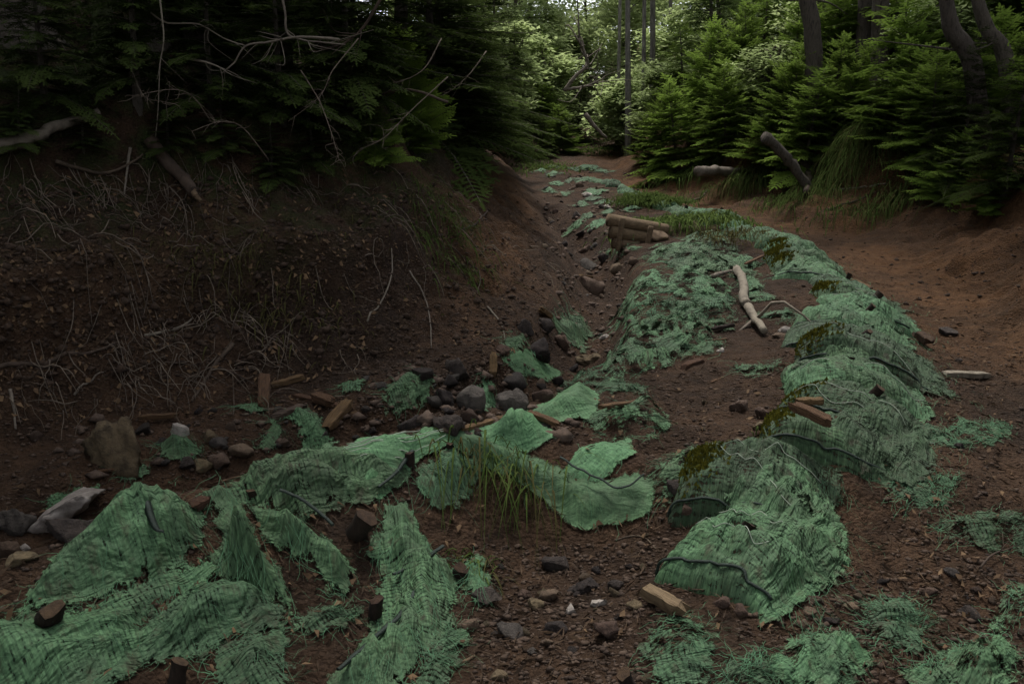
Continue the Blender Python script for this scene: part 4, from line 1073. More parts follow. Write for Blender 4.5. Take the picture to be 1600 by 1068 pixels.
stake(185, 853, 19, 16, 'small stake poking through the domed net', (0, -.1), 6)
stake(75, 932, 52, 40, 'broad stump at the left below the domed net', (.3, -.4), 7)
stake(397, 758, 24, 22, 'square wooden block set in the holed sheet', (-.1, -.3), 8, sq=1)
stake(817, 670, 14, 14, 'round peg in the flap between the two boards', (.1, -.1), 9)
stake(886, 618, 14, 10, 'peg at the far end of the leaf-shaped net', (.3, -.2), 10)
stake(702, 690, 15, 12, 'peg at the bend of the berm crest', (-.2, -.2), 11)
stake(1190, 778, 26, 20, 'dark peg on the second bag of the row', (.1, -.2), 12)
stake(984, 1032, 34, 50, 'stake with green thread at the bottom edge', (-.15, -.1), 13)
stake(1006, 655, 9, 8, 'tiny peg in the bunched net knot', (0, 0), 14)
stake(1030, 548, 10, 8, 'tiny peg in the broad rumpled patch', (0, 0), 15)
for k, (root, q, th) in enumerate(BAGS):
    if k in (1,): continue
    if q[1] > 16: break
    r_ = np.random.RandomState(k)
    dm = r_.uniform(.045, .07)
    o = stake(0, 0, 0, 0, ('peg driven into the %s bag of the right row' % ORD[k]), (r_.uniform(.0, .7), r_.uniform(-.7, .0)), 40 + k, p=(q[0], q[1], q[2] - .02), hm=r_.uniform(.05, .085), dm=dm)
# a second line of pegs along the far side of the row
for k, (px, py) in enumerate([(1300, 425), (1322, 444), (1352, 466), (1385, 488), (1270, 408), (1238, 392), (1215, 380), (1190, 370)]):
    p = P(px, py)
    stake(0, 0, 0, 0, ORD[k] + ' peg along the far edge of the right row', (.3, -.1), 90 + k, p=(p[0], p[1], p[2] + .02), hm=.07, dm=.05)

def board(a, b, tpx, label, name='board', mat='plank', seed=0, wr=1.5, lift=.4, cat='board', group='loose boards and wood pieces', endlift=(0, 0)):
    """a loose piece of sawn or split wood from picture point a to b, tpx thick there"""
    pa, pb = P(*a), P(*b)
    pa = pa.copy(); pb = pb.copy()
    t = px2m((pa + pb) / 2, tpx) * .8
    pa[2] = gz(pa[0], pa[1]) + t * lift + endlift[0]; pb[2] = gz(pb[0], pb[1]) + t * lift + endlift[1]
    d = pb - pa; L = np.linalg.norm(d)
    rg_ = np.random.RandomState(seed + 77)
    n = 9
    x = np.linspace(0, L, n)
    prof = np.array([[-1, -.8], [-.8, -1], [.8, -1], [1, -.8], [1, .8], [.8, 1], [-.8, 1], [-1, .8]])
    tap = np.ones(n); tap[0] = rg_.uniform(.6, .95); tap[-1] = rg_.uniform(.45, .95)
    V = []
    for i in range(n):
        jit = 1 + rg_.normal(0, .05, (8, 1))
        pr_ = prof * jit * np.array([t * wr / 2, t / 2]) * tap[i]
        sk = rg_.uniform(-.6, .6, 8) * t if i in (0, n - 1) else np.zeros(8)
        V += [[x[i] + sk[k], pr_[k, 0], pr_[k, 1] + .04 * t * math.sin(i * 1.3 + seed)] for k in range(8)]
    V = np.array(V)
    Fc = [(i * 8 + k, i * 8 + (k + 1) % 8, (i + 1) * 8 + (k + 1) % 8, (i + 1) * 8 + k) for i in range(n - 1) for k in range(8)]
    Fc += [tuple(range(7, -1, -1)), tuple(range((n - 1) * 8, n * 8))]
    q = Vector(d).to_track_quat('X', 'Z')
    o = link(name, mesh(name, V, Fc, smooth=False), M[mat], loc=pa)
    o.rotation_euler = q.to_euler()
    tag(o, label, cat, group)
    return o
board((720, 676), (790, 656), 11, 'long brown board on the edge of the hollow', seed=1)
board((828, 655), (872, 674), 10, 'brown board crossing the two net flaps', seed=2, lift=1.4)
board((938, 646), (998, 638), 9, 'short loose board above the bunched net knot', seed=3, lift=1.4)
board((1068, 577), (1097, 566), 11, 'small wooden block on the terrace soil', 'wood_block', seed=4)
board((221, 660), (277, 657), 9, 'short yellowish board at the foot of the left bank', seed=5, lift=1.2)
board((424, 606), (474, 592), 11, 'tan split board lying highest at the bank foot', seed=6)
board((458, 620), (530, 638), 10, 'long board in the pile at the bank foot', seed=7)
board((494, 630), (520, 640), 16, 'square block on the wood pile', 'wood_block', seed=8, lift=.9)
board((512, 672), (545, 632), 16, 'thick board pointing down from the wood pile', seed=9)
board((412, 640), (415, 606), 15, 'short upright block at the bank foot', 'wood_block', seed=10, lift=.6, endlift=(0, .04))
board((300, 806), (326, 792), 17, 'flat brown board end between the two foreground nets', seed=11, lift=.9)
board((330, 760), (384, 748), 8, 'thin board edge left of the wooden block', seed=12, wr=3)
board((770, 590), (772, 566), 10, 'upright splinter of wood among the gully rocks', 'wood_block', seed=13, endlift=(0, .04))
board((845, 494), (860, 506), 9, 'wedge of tan wood above the dark net bundle', 'wood_block', seed=14, lift=1.5)
board((1008, 938), (1064, 972), 26, 'split log end pushing out under the first bag', 'split_log', 'log', seed=15, wr=1.1, lift=.9)
board((1232, 712), (1292, 742), 17, 'split board wedged on the third bag of the row', seed=16, lift=6.2, wr=1.6)
board((1240, 706), (1282, 706), 12, 'second board end behind the split board on the bags', seed=17, lift=8.6)
board((1476, 587), (1546, 590), 11, 'pale broken branch piece right of the bag row', 'wood_piece', 'deadwood', seed=18, wr=1.7)
board((1164, 422), (1192, 409), 4, 'thin tan lath behind the dead branch', seed=19, lift=3)
board((180, 735), (140, 742), 6, 'thin splinter under the lichened boulder', 'wood_piece', seed=20)
board((95, 888), (128, 872), 8, 'flat splinter beside the domed net', 'wood_piece', seed=21)
board((1222, 942), (1262, 940), 4, 'thin stick on the gravel below the first bag', 'wood_piece', seed=22)
board((430, 656), (475, 640), 14, 'reddish old board under the wood pile', seed=23, mat='root')
board((905, 432), (925, 436), 5, 'short splinter at the gully head boulder', 'wood_piece', seed=24)
board((1130, 590), (1112, 598), 3, 'little stick on the terrace', 'wood_piece', seed=25)
board((1452, 545), (1432, 532), 14, 'stake end lying at the right edge of the row', 'wood_piece', 'cut', seed=26, lift=1.0)
board((1360, 462), (1330, 448), 6, 'thin lath along the far edge of the row', 'wood_piece', seed=27, lift=2.4)
board((1010, 440), (990, 447), 5, 'thin splinter on the terrace edge', 'wood_piece', seed=28)
board((1100, 535), (1135, 531), 4, 'thin stick below the dead branch', 'wood_piece', seed=29)
board((1112, 520), (1145, 513), 7, 'dark curved bark piece left of the dead branch foot', 'wood_piece', 'stake', seed=30, lift=1.0)

def branch(pts_px, rpx, label, name='dead_branch', mat='deadwood', lift=None, cat='branch', group=None, depth=None, n=8, twigs=0, seed=0, taper=.5, lump=.08):
    """a branch or root through picture points: on the ground, or at a given distance in the air"""
    pts = []
    for k, q in enumerate(pts_px):
        if depth is None:
            p = P(q[0], q[1]); r0 = px2m(p, rpx)
            p = p + [0, 0, r0 * .6 + (lift if lift else 0)]
        else:
            dd = depth if not hasattr(depth, '__len__') else depth[0] + (depth[1] - depth[0]) * k / (len(pts_px) - 1)
            r_ = ray(*q); p = np.array([0, 0, CAM_Z]) + r_ * dd / r_[1]; r0 = rpx * dd / FPX
        pts.append(p)
    pts = np.array(pts); org = pts[0].copy()
    pp = smooth_path(pts, 5)
    rg_ = np.random.RandomState(seed + 5)
    pp[1:-1] += rg_.normal(0, r0 * .10, pp[1:-1].shape)
    if depth is None and lift is None:
        pp[:, 2] = np.maximum(pp[:, 2], H(pp[:, 0], pp[:, 1]) + r0 * .4)
    V, Fc = tube_geo(pp, r0 * np.linspace(1, taper, len(pp)), n, lump=lump, seed=seed)
    mb = MB(); mb.add(V - org, Fc)
    o = link(name, mb.mesh(name), M[mat], loc=org)
    tag(o, label, cat, group)
    for k in range(twigs):
        i = rg_.randint(len(pp) // 3, len(pp)); a = pp[i]
        d = pp[min(i + 1, len(pp) - 1)] - pp[max(i - 1, 0)]; d /= np.linalg.norm(d) + 1e-9
        v = d * .9 + rg_.normal(0, .5, 3); v /= np.linalg.norm(v)
        l = r0 * rg_.uniform(10, 30)
        tp = np.array([a, a + v * l * .5 + rg_.normal(0, l * .14, 3), a + v * l + rg_.normal(0, l * .25, 3)])
        V, Fc = tube_geo(smooth_path(tp, 3), r0 * np.linspace(.42, .12, 7), 4)
        m2 = MB(); m2.add(V - org, Fc); link('twig', m2.mesh('twig'), M[mat], o)
    return o
branch([(1150, 430), (1161, 452), (1160, 472), (1166, 486)], 8, 'upper piece of the pale dead branch on the terrace', lift=.03, seed=1, taper=.95, cat='branch')
branch([(1168, 488), (1178, 506), (1194, 526)], 8, 'lower bare piece of the dead branch on the terrace', lift=.02, seed=2, taper=.7, twigs=2)
branch([(1112, 440), (1130, 434), (1148, 430)], 4, 'grey knotty twig at the top of the dead branch', lift=.03, seed=3)
branch([(-30, 276), (30, 266), (62, 250), (110, 232), (160, 214)], 12, 'thick pale log lying on the left bank edge', 'fallen_log', cat='log', seed=4, lift=.12)
branch([(236, 248), (262, 282), (290, 312), (306, 332)], 11, 'dark broken log sticking out of the left bank', 'fallen_log', 'root', cat='log', seed=5, lift=.10, taper=.8)
branch([(303, 326), (310, 338), (317, 346)], 6, 'yellow snapped tip of the dark broken log', 'broken_tip', 'log', cat='log', seed=6, lift=.11, taper=.4)
branch([(44, 116), (70, 130), (104, 154)], 8, 'short whitish log stub at the upper left', 'log_stub', cat='log', seed=7, depth=6.0, taper=.8)
branch([(-20, 598), (60, 574), (130, 556), (182, 540)], 4, 'long pale root running along the left bank ledge', 'root', 'root', cat='root', group='roots on the left bank', seed=8)
branch([(226, 526), (266, 517), (290, 508), (302, 497)], 2.5, 'short curved pale root under the mossy ledge', 'root', 'deadwood', cat='root', group='roots on the left bank', seed=9)
branch([(16, 610), (22, 640), (25, 672)], 3, 'upright pale root at the left picture edge', 'root', 'deadwood', cat='root', group='roots on the left bank', seed=10)
branch([(116, 618), (140, 600), (162, 584)], 2.2, 'bent pale twig above the lichened boulder', 'root', 'deadwood', cat='root', group='roots on the left bank', seed=11)
branch([(364, 540), (340, 568), (318, 600), (300, 630)], 4, 'reddish root running down beside the ledge', 'root', 'root', cat='root', group='roots on the left bank', seed=12, twigs=8)
branch([(640, 425), (664, 468), (672, 505), (674, 545)], 1.6, 'thin root hanging down the bare bank', 'root', 'deadwood', cat='root', group='roots on the left bank', seed=13)
branch([(574, 505), (598, 468), (612, 430), (612, 390)], 1.6, 'thin bent root left of the hanging one', 'root', 'deadwood', cat='root', group='roots on the left bank', seed=14)
branch([(700, 385), (730, 410), (750, 432), (745, 460)], 1.4, 'wiry root crossing the middle of the bank', 'root', 'root', cat='root', group='roots on the left bank', seed=15)
branch([(762, 480), (782, 505), (790, 535)], 1.6, 'thin root at the foot of the bank above the rocks', 'root', 'deadwood', cat='root', group='roots on the left bank', seed=16)
branch([(715, 370), (745, 350), (762, 330)], 1.6, 'straight thin stick on the dark bank', 'root', 'root', cat='root', group='roots on the left bank', seed=17)
branch([(240, 398), (222, 430), (215, 450)], 1.4, 'thin stick on the upper left slope', 'root', 'root', cat='root', group='roots on the left bank', seed=18)
branch([(90, 270), (130, 282), (168, 288), (210, 270), (225, 258)], 3, 'sagging bare root under the left bank edge', 'root', 'root', cat='root', group='roots on the left bank', seed=19, lift=.06)
branch([(205, 245), (200, 280), (196, 320)], 2.5, 'pale root hanging below the left bank edge', 'root', 'deadwood', cat='root', group='roots on the left bank', seed=20, lift=.05)
branch([(1090, 268), (1112, 267), (1140, 269), (1175, 272)], 7, 'short sawn grey log on the right bank edge', 'fallen_log', cat='log', seed=21, depth=(13.4, 14.6), taper=1.0, n=12, lump=.12)
branch([(1194, 214), (1212, 228), (1234, 252), (1256, 284), (1266, 306)], 8, 'broken weathered log among the right saplings', 'fallen_log', 'bark', cat='log', seed=22, depth=(11.9, 12.3), taper=.8, n=12, lump=.2)
branch([(1252, 262), (1262, 285), (1258, 312)], 9, 'dark exposed root on the right bank face', 'root', 'root', cat='root', seed=23, lift=.05)
branch([(1070, 318), (1095, 310), (1106, 298)], 2, 'thin curved twig on the right clay bank', 'root', 'root', cat='branch', seed=24)
branch([(1300, 298), (1340, 297), (1385, 294)], 2, 'pale thin root along the right clay bank', 'root', 'deadwood', cat='root', seed=25)
branch([(1290, 330), (1330, 318), (1372, 300)], 2, 'slanting thin root on the right clay bank', 'root', 'root', cat='root', seed=26)
branch([(1530, 900), (1548, 880), (1580, 868)], 2, 'forked twig on the path at the right edge', 'twig', 'root', cat='twig', seed=27, lift=.03, twigs=3)
branch([(960, 845), (990, 838), (1012, 845), (1028, 862)], 2, 'thin curved twig on the soil below the step', 'twig', 'root', cat='twig', seed=28)
branch([(770, 975), (790, 962), (796, 945)], 3, 'small brown twig beside the mottled stone', 'twig', 'root', cat='twig', seed=29)
branch([(712, 1042), (728, 1034), (742, 1026)], 4, 'short pale twig near the bottom edge', 'twig', 'log', cat='twig', seed=30)
branch([(365, 655), (366, 630), (364, 590)], 1.2, 'thin upright twig by the net loop', 'twig', 'root', cat='twig', seed=31, lift=.02)

# the log barrier across the stream bed
def log_barrier():
    p = P(1000, 378)
    sc = px2m(p, 1)
    root = empty('log_barrier', p)
    def lg(a, b, r0, name='log', dy=0.0, lump=.04):
        A = np.array([(a[0] - 1000) * sc, dy + (a[2] if len(a) > 2 else 0), (378 - a[1]) * sc]); B = np.array([(b[0] - 1000) * sc, dy + (b[2] if len(b) > 2 else 0), (378 - b[1]) * sc])
        t = np.linspace(0, 1, 8)[:, None]; pts = A * (1 - t) + B * t
        V, Fc = tube_geo(pts, r0 * sc * np.linspace(1.05, .95, 8), 12, lump=lump, seed=int(a[0]))
        m = MB(); m.add(V, Fc)
        return link(name, m.mesh(name), M['log'], root)
    lg((948, 343, -.05), (1044, 361, .12), 9.5); lg((952, 361, -.08), (1030, 376, .08), 9.5); lg((956, 378, -.1), (1024, 388, .05), 8)
    lg((968, 338), (962, 388), 4.2, 'post', -.2); lg((1014, 352), (1008, 392), 4.2, 'post', -.1)
    V, Fc = rock_geo(77, 3, 12)
    link('end_block', mesh('end_block', V * np.array([16, 16, 11]) * sc + np.array([27 * sc, -.02, 8 * sc]), Fc), M['log'], root)
    tag(root, 'low barrier of stacked logs and posts across the stream bed', 'log barrier')
log_barrier()

M['root_pale'] = mat_simple('pale_rootlets', (.040, .029, .020), (.16, .125, .092), 12, .9, (1, 1, 1), 0)
# hanging fine roots along the bank edges
def fine_roots(n, boxes, name, label, mat, ln=(.15, .6), rad=.0016):
    mb = MB(); pk = pick_px(boxes)(n)
    for x, y in pk:
        L = rg.uniform(*ln); m = 7
        e = .05
        gx = gz(x + e, y) - gz(x - e, y); gy_ = gz(x, y + e) - gz(x, y - e)
        a = math.atan2(-gy_, -gx) + rg.normal(0, .5)
        ang = a + np.cumsum(rg.normal(0, .3, m))
        X = x + np.cumsum(np.cos(ang)) * L / m * .7; Y = y + np.cumsum(np.sin(ang)) * L / m * .7
        Z = H(X, Y) + .012 + .06 * rg.rand() * np.sin(np.linspace(0, 3.1, m))
        V, Fc = tube_geo(np.c_[X, Y, Z], rad * rg.uniform(.6, 2.0) * np.linspace(1, .5, m), 3, cap=False)
        mb.add(V, Fc)
    o = link(name, mb.mesh(name), M[mat]); tag(o, label, 'roots', kind='stuff')
fine_roots(380, [(0, 215, 480, 300, 2), (0, 260, 420, 400, 2), (160, 470, 460, 600, 2), (560, 260, 860, 420, 2), (0, 380, 560, 640, 2)], 'fine_roots', 'fine pale rootlets hanging on the left bank', 'root_pale', (.12, .55), .0024)
fine_roots(160, [(1100, 285, 1560, 360, 1)], 'fine_roots', 'fine rootlets on the right clay bank', 'root', (.1, .35), .0018)

# ------------------------------------------------------------------ grass
def tuft_geo(n, L, spread, hang, rg_, wid=.004, out=(0, -1), seg=5):
    mb_v = []; mb_f = []
    az = rg_.uniform(0, 6.283, n); l = rg_.uniform(L[0], L[1], n)
    bx = rg_.normal(0, spread[0], n); by = rg_.normal(0, spread[1], n)
    t = np.linspace(0, 1, seg + 1)[None]
    ox = np.cos(az) * .55 + out[0] * hang; oy = np.sin(az) * .55 + out[1] * hang
    up = rg_.uniform(.55, 1.0, n); dr = rg_.uniform(.7, 1.5, n) * (.6 + hang)
    X = bx[:, None] + ox[:, None] * l[:, None] * t ** 1.2; Y = by[:, None] + oy[:, None] * l[:, None] * t ** 1.2
    Z = l[:, None] * (up[:, None] * t - dr[:, None] * t * t)
    wv = wid * rg_.uniform(.6, 1.3, n)[:, None] * (1 - t ** 2 * .92)
    sx = -np.sin(az)[:, None] * wv; sy = np.cos(az)[:, None] * wv
    A = np.stack([X - sx, Y - sy, Z], -1); B = np.stack([X + sx, Y + sy, Z], -1)
    V = np.concatenate([A, B], 1).reshape(-1, 3)
    k = seg + 1; i = np.arange(seg); q = np.c_[i, i + 1, i + 1 + k, i + k]
    Fc = (q[None] + (np.arange(n) * 2 * k)[:, None, None]).reshape(-1, 4)
    bxy = np.repeat(np.c_[bx, by][:, None], 2 * k, 1).reshape(-1, 2)
    return V, Fc, bxy
def tuft_at(x, y, *a, **k):
    return tuft((x, y), None, *a, **k)
def tuft(px, py, n, L, spread, hang, label, seed, mat='grass', wid=.004, out=(0, -1), zoff=0.0, dry=.0):
    rg_ = np.random.RandomState(seed)
    p = P(px, py) if py is not None else px; org = np.array([p[0], p[1], gz(p[0], p[1])])
    V, Fc, b = tuft_geo(n, L, spread, hang, rg_, wid, out)
    V[:, 2] += H(b[:, 0] + org[0], b[:, 1] + org[1]) - org[2] + zoff
    o = empty('grass_tuft', org)
    bl = link('blades', mesh('blades', V, Fc), M[mat], o); bl['kind'] = 'stuff'
    tag(o, label, 'grass', 'grass tufts')
    if dry:
        V, Fc, b = tuft_geo(int(n * dry), L, spread, hang * 1.2, rg_, wid * .8, out)
        V[:, 2] += H(b[:, 0] + org[0], b[:, 1] + org[1]) - org[2] + zoff
        t = link('dry_blades', mesh('dry_blades', V, Fc), M['grass_dry'], o); t['kind'] = 'stuff'
    return o
tuft(775, 735, 90, (.12, .34), (.13, .05), .75, 'long drooping grass tuft on the face of the berm', 1, wid=.0035, zoff=.03, dry=.5)
tuft(745, 880, 26, (.12, .24), (.05, .03), .6, 'thin grass blades beside the leaning stump', 2, wid=.003, dry=.6)
tuft(1018, 320, 900, (.2, .45), (.26, .28), .3, 'pale grass tuft behind the log barrier', 3, wid=.009, zoff=.08)
tuft(1072, 358, 500, (.2, .42), (.40, .28), .5, 'grass tuft hanging over the bag row right of the barrier', 4, wid=.009, zoff=.12)
tuft(1145, 385, 200, (.1, .26), (.22, .15), .4, 'mossy grass on the far bags above the terrace', 5, wid=.006, zoff=.12, mat='grass_dry')
tuft(850, 262, 300, (.2, .5), (.4, .6), .2, 'pale grass at the foot of the far left bank', 6, wid=.012)
tuft(955, 235, 260, (.2, .5), (.5, .6), .2, 'pale grass on the far bend', 7, wid=.014)
tuft(690, 345, 420, (.12, .3), (.18, .35), .6, 'mossy grass strip on the bare left slope', 8, wid=.004, out=(.6, -.8))
tuft(400, 440, 500, (.05, .14), (.3, .12), .6, 'dark moss and grass hanging over the left ledge', 9, wid=.005, mat='grass_dry')
tuft_at(5.15, 12.2, 2600, (.28, .6), (.6, .24), .8, 'thick hanging grass curtain over the right bank edge', 10, wid=.005, out=(-.5, -.9), zoff=.02, dry=.25)
tuft(1190, 278, 600, (.3, .6), (.4, .15), .9, 'hanging grass below the right saplings', 11, wid=.007, out=(-.4, -.9), zoff=.1, dry=.4)
tuft(1105, 268, 500, (.3, .6), (.4, .2), .8, 'hanging grass around the short grey log', 12, wid=.008, out=(-.5, -.8), zoff=.1)
tuft(1420, 305, 600, (.25, .5), (.5, .2), .9, 'grass hanging at the right of the bank edge', 13, wid=.006, out=(-.5, -.8), zoff=.08, dry=.3)
tuft(1250, 300, 300, (.25, .5), (.3, .12), .9, 'grass hanging around the dark exposed root', 14, wid=.006, out=(-.4, -.9), zoff=.05, dry=.3)
tuft(1190, 700, 40, (.08, .2), (.05, .08), .3, 'few grass blades at the left end of the bags', 15, wid=.003)
tuft(580, 330, 150, (.05, .15), (.4, .4), .5, 'sparse dark grass below the fir boughs on the slope', 16, wid=.005, out=(.5, -.8), mat='grass_dry')

# ------------------------------------------------------------------ conifers
def fir_geo(height, rad, z0, seed, nwh, per, sub=.055, K=5, nlen=.028, droop=.25, rise=.2, lev2=True, shape=.8, flat=.25, gaps=.0):
    rg_ = np.random.RandomState(seed)
    P0, D0, N0, L0 = [], [], [], []
    wood = MB()
    zs = z0 + (height - z0) * (np.arange(nwh) / nwh) ** .95
    for w_, zb in enumerate(zs):
        t_ = (zb - z0) / (height - z0)
        nb = per if t_ < .85 else max(4, per - 2)
        a0 = rg_.uniform(0, 6.28)
        for b_ in range(nb):
            if rg_.rand() < gaps: continue
            a = a0 + 2 * math.pi * b_ / nb + rg_.normal(0, .25)
            L = (rad * (1 - t_) ** shape + .10) * rg_.uniform(.62, 1.1)
            z_ = zb + rg_.normal(0, .06)
            rs = rise + .5 * t_ + rg_.normal(0, .06); dr = droop * (1 - .6 * t_) + rg_.normal(0, .04)
            ca, sa = math.cos(a), math.sin(a)
            def pos(t): return np.array([ca * L * t, sa * L * t, z_ + L * (rs * t - dr * t * t * 1.4 + .10 * t ** 4)])
            side = np.array([-sa, ca, 0])
            stem = np.array([pos(t) for t in np.linspace(0, 1, 5)])
            V, Fc = tube_geo(stem, (.004 + .008 * L) * np.linspace(1, .25, 5), 3, cap=False); wood.add(V, Fc)
            m = max(3, int(L * .9 / sub))
            for k in range(m + 1):
                t = .10 + .9 * k / m
                p = pos(t); d = pos(min(t + .03, 1.03)) - pos(t - .03); d /= np.linalg.norm(d)
                nrm = np.cross(d, side); nrm /= np.linalg.norm(nrm)
                if nrm[2] < 0: nrm = -nrm
                if k == m:
                    P0.append(p - d * .05); D0.append(d); N0.append(nrm); L0.append(.12 + .05 * L); continue
                l = (.40 * L * (1 - t) ** .75 + .06) * rg_.uniform(.75, 1.15) * min(1, .45 + t * 1.6)
                for sg in (-1, 1):
                    v = d * rg_.uniform(.55, .85) + side * sg + nrm * rg_.normal(-.08, .14); v /= np.linalg.norm(v)
                    P0.append(p); D0.append(v); N0.append(nrm); L0.append(l)
                    if lev2 and l > .16:
                        s2 = np.cross(nrm, v)
                        m2 = int(l / (sub * 1.15))
                        for q in range(1, m2):
                            tq = q / m2; l2 = (.42 * l * (1 - tq) + .035)
                            for sg2 in (-1, 1):
                                v2 = v * .8 + s2 * sg2 + nrm * rg_.normal(-.05, .18); v2 /= np.linalg.norm(v2)
                                P0.append(p + v * l * tq + np.array([0, 0, -.12 * l * tq * tq])); D0.append(v2); N0.append(nrm); L0.append(l2)
    P0, D0, N0, L0 = map(np.array, (P0, D0, N0, L0))
    n = len(P0)
    S0 = np.cross(N0, D0)
    k = (np.arange(K) + .3) / K
    C = P0[:, None] + D0[:, None] * (L0[:, None, None] * k[None, :, None])
    C[..., 2] -= .10 * L0[:, None] * k[None] ** 2
    hw = (L0 / K * .62)[:, None, None] * D0[:, None]
    nl = (np.minimum(nlen, L0 * .5)[:, None] * (1 - .55 * k[None] ** 2))[..., None] * rg_.uniform(.7, 1.25, (n, K, 1))
    tris = []
    for sg in (-1, 1):
        tip = C + nl * (S0[:, None] * sg * .92 + D0[:, None] * .6 + N0[:, None] * (flat * rg_.uniform(-.4, 1.2, (n, K, 1))))
        tris.append(np.stack([C - hw, C + hw, tip], 2))
    T = np.concatenate(tris, 1).reshape(-1, 3)
    Fc = np.arange(len(T)).reshape(-1, 3)
    return T, Fc, wood
def trunk_geo(height, r0, seed, bend=.05, n=10, flare=1.5):
    rg_ = np.random.RandomState(seed); m = 14
    z = np.linspace(-.3, height, m); t = np.clip(z / height, 0, 1)
    pts = np.c_[bend * height * .1 * np.cumsum(rg_.normal(0, .6, m)) * t, bend * height * .1 * np.cumsum(rg_.normal(0, .6, m)) * t, z]
    r = r0 * (1 - .88 * t) * (1 + (flare - 1) * np.exp(-np.maximum(z, 0) / (r0 * 3)))
    V, Fc = tube_geo(pts, r, n, cap=False, lump=.10, seed=seed)
    return V, Fc
FIRS = {}
M['fir_mid'] = mat_leaf('dull_fir_needles', (.035, .062, .018), (.105, .150, .045), 1.4, .4, .2)
def proto_fir(key, mat, r0, tr_h, *a, bark='bark', **k):
    T, Fc, wood = fir_geo(*a, **k)
    crown = mesh('crown', T, Fc, smooth=False); crown.materials.append(M[mat])
    mb = MB(); V, Ft = trunk_geo(tr_h, r0, sum(map(ord, key)) % 97); mb.add(V, Ft)
    tr = mb.mesh('trunk'); tr.materials.append(M[bark])
    br = wood.mesh('branches'); br.materials.append(M[bark])
    FIRS[key] = (crown, tr, br)
    print('fir', key, len(Fc))
proto_fir('sap1', 'fir', .035, 2.5, 2.6, 1.05, .15, 11, 16, 8, K=6, nlen=.03)
proto_fir('sap2', 'fir', .03, 1.9, 2.0, .95, .1, 12, 13, 8, K=6, nlen=.03, droop=.3)
proto_fir('sap3', 'fir', .04, 3.1, 3.2, 1.25, .1, 13, 17, 8, K=6, nlen=.032, sub=.065)
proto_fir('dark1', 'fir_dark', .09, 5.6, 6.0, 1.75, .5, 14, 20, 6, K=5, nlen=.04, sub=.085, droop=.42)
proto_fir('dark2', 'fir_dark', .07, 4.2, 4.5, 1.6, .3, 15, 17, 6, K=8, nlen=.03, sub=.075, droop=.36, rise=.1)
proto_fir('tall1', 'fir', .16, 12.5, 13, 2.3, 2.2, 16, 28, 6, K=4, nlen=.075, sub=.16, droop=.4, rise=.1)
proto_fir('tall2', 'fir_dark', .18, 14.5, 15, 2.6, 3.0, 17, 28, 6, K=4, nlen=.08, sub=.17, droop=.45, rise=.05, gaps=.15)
proto_fir('mid1', 'fir', .11, 5.8, 6.2, 2.2, .4, 18, 18, 5, K=6, nlen=.04, sub=.095, droop=.35, rise=.12, gaps=.22, shape=.6)
proto_fir('mid2', 'fir_mid', .10, 6.8, 7.2, 2.0, .5, 19, 19, 5, K=6, nlen=.042, sub=.095, droop=.5, rise=.2, gaps=.25, shape=.7)
def tree(key, x, y, h, label, group, rz=None, wide=1.0, name='fir_tree', cat='fir tree', branches=True, z=None, lean=(0, 0)):
    crown, tr, br = FIRS[key]
    base = max(v[2] for v in crown.bound_box) if hasattr(crown, 'bound_box') else None
    h0 = {'sap1': 2.6, 'sap2': 2.0, 'sap3': 3.2, 'dark1': 6.0, 'dark2': 4.5, 'tall1': 13.0, 'tall2': 15.0, 'mid1': 6.2, 'mid2': 7.2}[key]
    sc = h / h0
    root = empty(name, (x, y, gz(x, y) - .03 if z is None else z), rg.uniform(0, 6.28) if rz is None else rz, sc)
    root.scale = (sc * wide, sc * wide, sc)
    ln_ = .16 if key.startswith('sap') else .04
    root.rotation_euler[0] = lean[0] + rg.normal(0, ln_); root.rotation_euler[1] = lean[1] + rg.normal(0, ln_)
    link('crown', crown, None, root); link('trunk', tr, None, root)
    if branches: link('branches', br, None, root)
    tag(root, label, cat, group)
    return root
def tree_px(key, px, py, hpx, label, group, **k):
    p = P(px, py)
    return tree(key, p[0], p[1], px2m(p, hpx), label, group, **k)
G_RS = 'fir saplings on the right bank'
tree_px('sap2', 1058, 278, 150, 'bushy fir sapling overhanging the clay at the bend', G_RS, wide=1.15)
tree_px('sap1', 1010, 255, 120, 'small fir left of the bushy sapling at the bend', G_RS, wide=1.0)
tree_px('sap1', 1135, 248, 150, 'fir sapling behind the short grey log', G_RS, wide=1.1)
tree_px('sap3', 1200, 258, 190, 'bright fir sapling above the broken weathered log', G_RS, wide=1.1)
tree_px('sap2', 1255, 268, 150, 'low spreading fir above the dark exposed root', G_RS, wide=1.25)
tree_px('sap3', 1292, 228, 170, 'fir sapling behind the hanging grass, left side', G_RS, wide=1.0)
tree_px('sap1', 1335, 190, 130, 'pale rounded fir sapling between the two trunks', G_RS, wide=1.1)
tree_px('sap2', 1400, 225, 150, 'fir sapling behind the hanging grass, right side', G_RS, wide=1.2)
tree_px('sap3', 1452, 255, 180, 'dim fir sapling right of the hanging grass', G_RS, wide=1.15)
tree_px('dark2', 1500, 275, 230, 'dark fir below the curved trunks', G_RS, wide=1.1)
tree_px('dark2', 1570, 300, 260, 'dark fir at the right picture edge', G_RS, wide=1.1)
tree_px('sap2', 1480, 308, 110, 'low dim fir branches on the right bank edge', G_RS, wide=1.3)
tree_px('sap1', 1545, 330, 110, 'low dark fir at the right edge of the clay', G_RS, wide=1.3)
tree_px('sap3', 1100, 215, 190, 'taller fir behind the sapling at the bend', G_RS, wide=.9)
tree_px('sap3', 1165, 195, 190, 'taller fir behind the bright sapling', G_RS, wide=1.0)
tree_px('sap3', 1240, 180, 180, 'taller fir left of the leaning trunk', G_RS, wide=1.0)
G_LF = 'dark firs along the left bank edge'
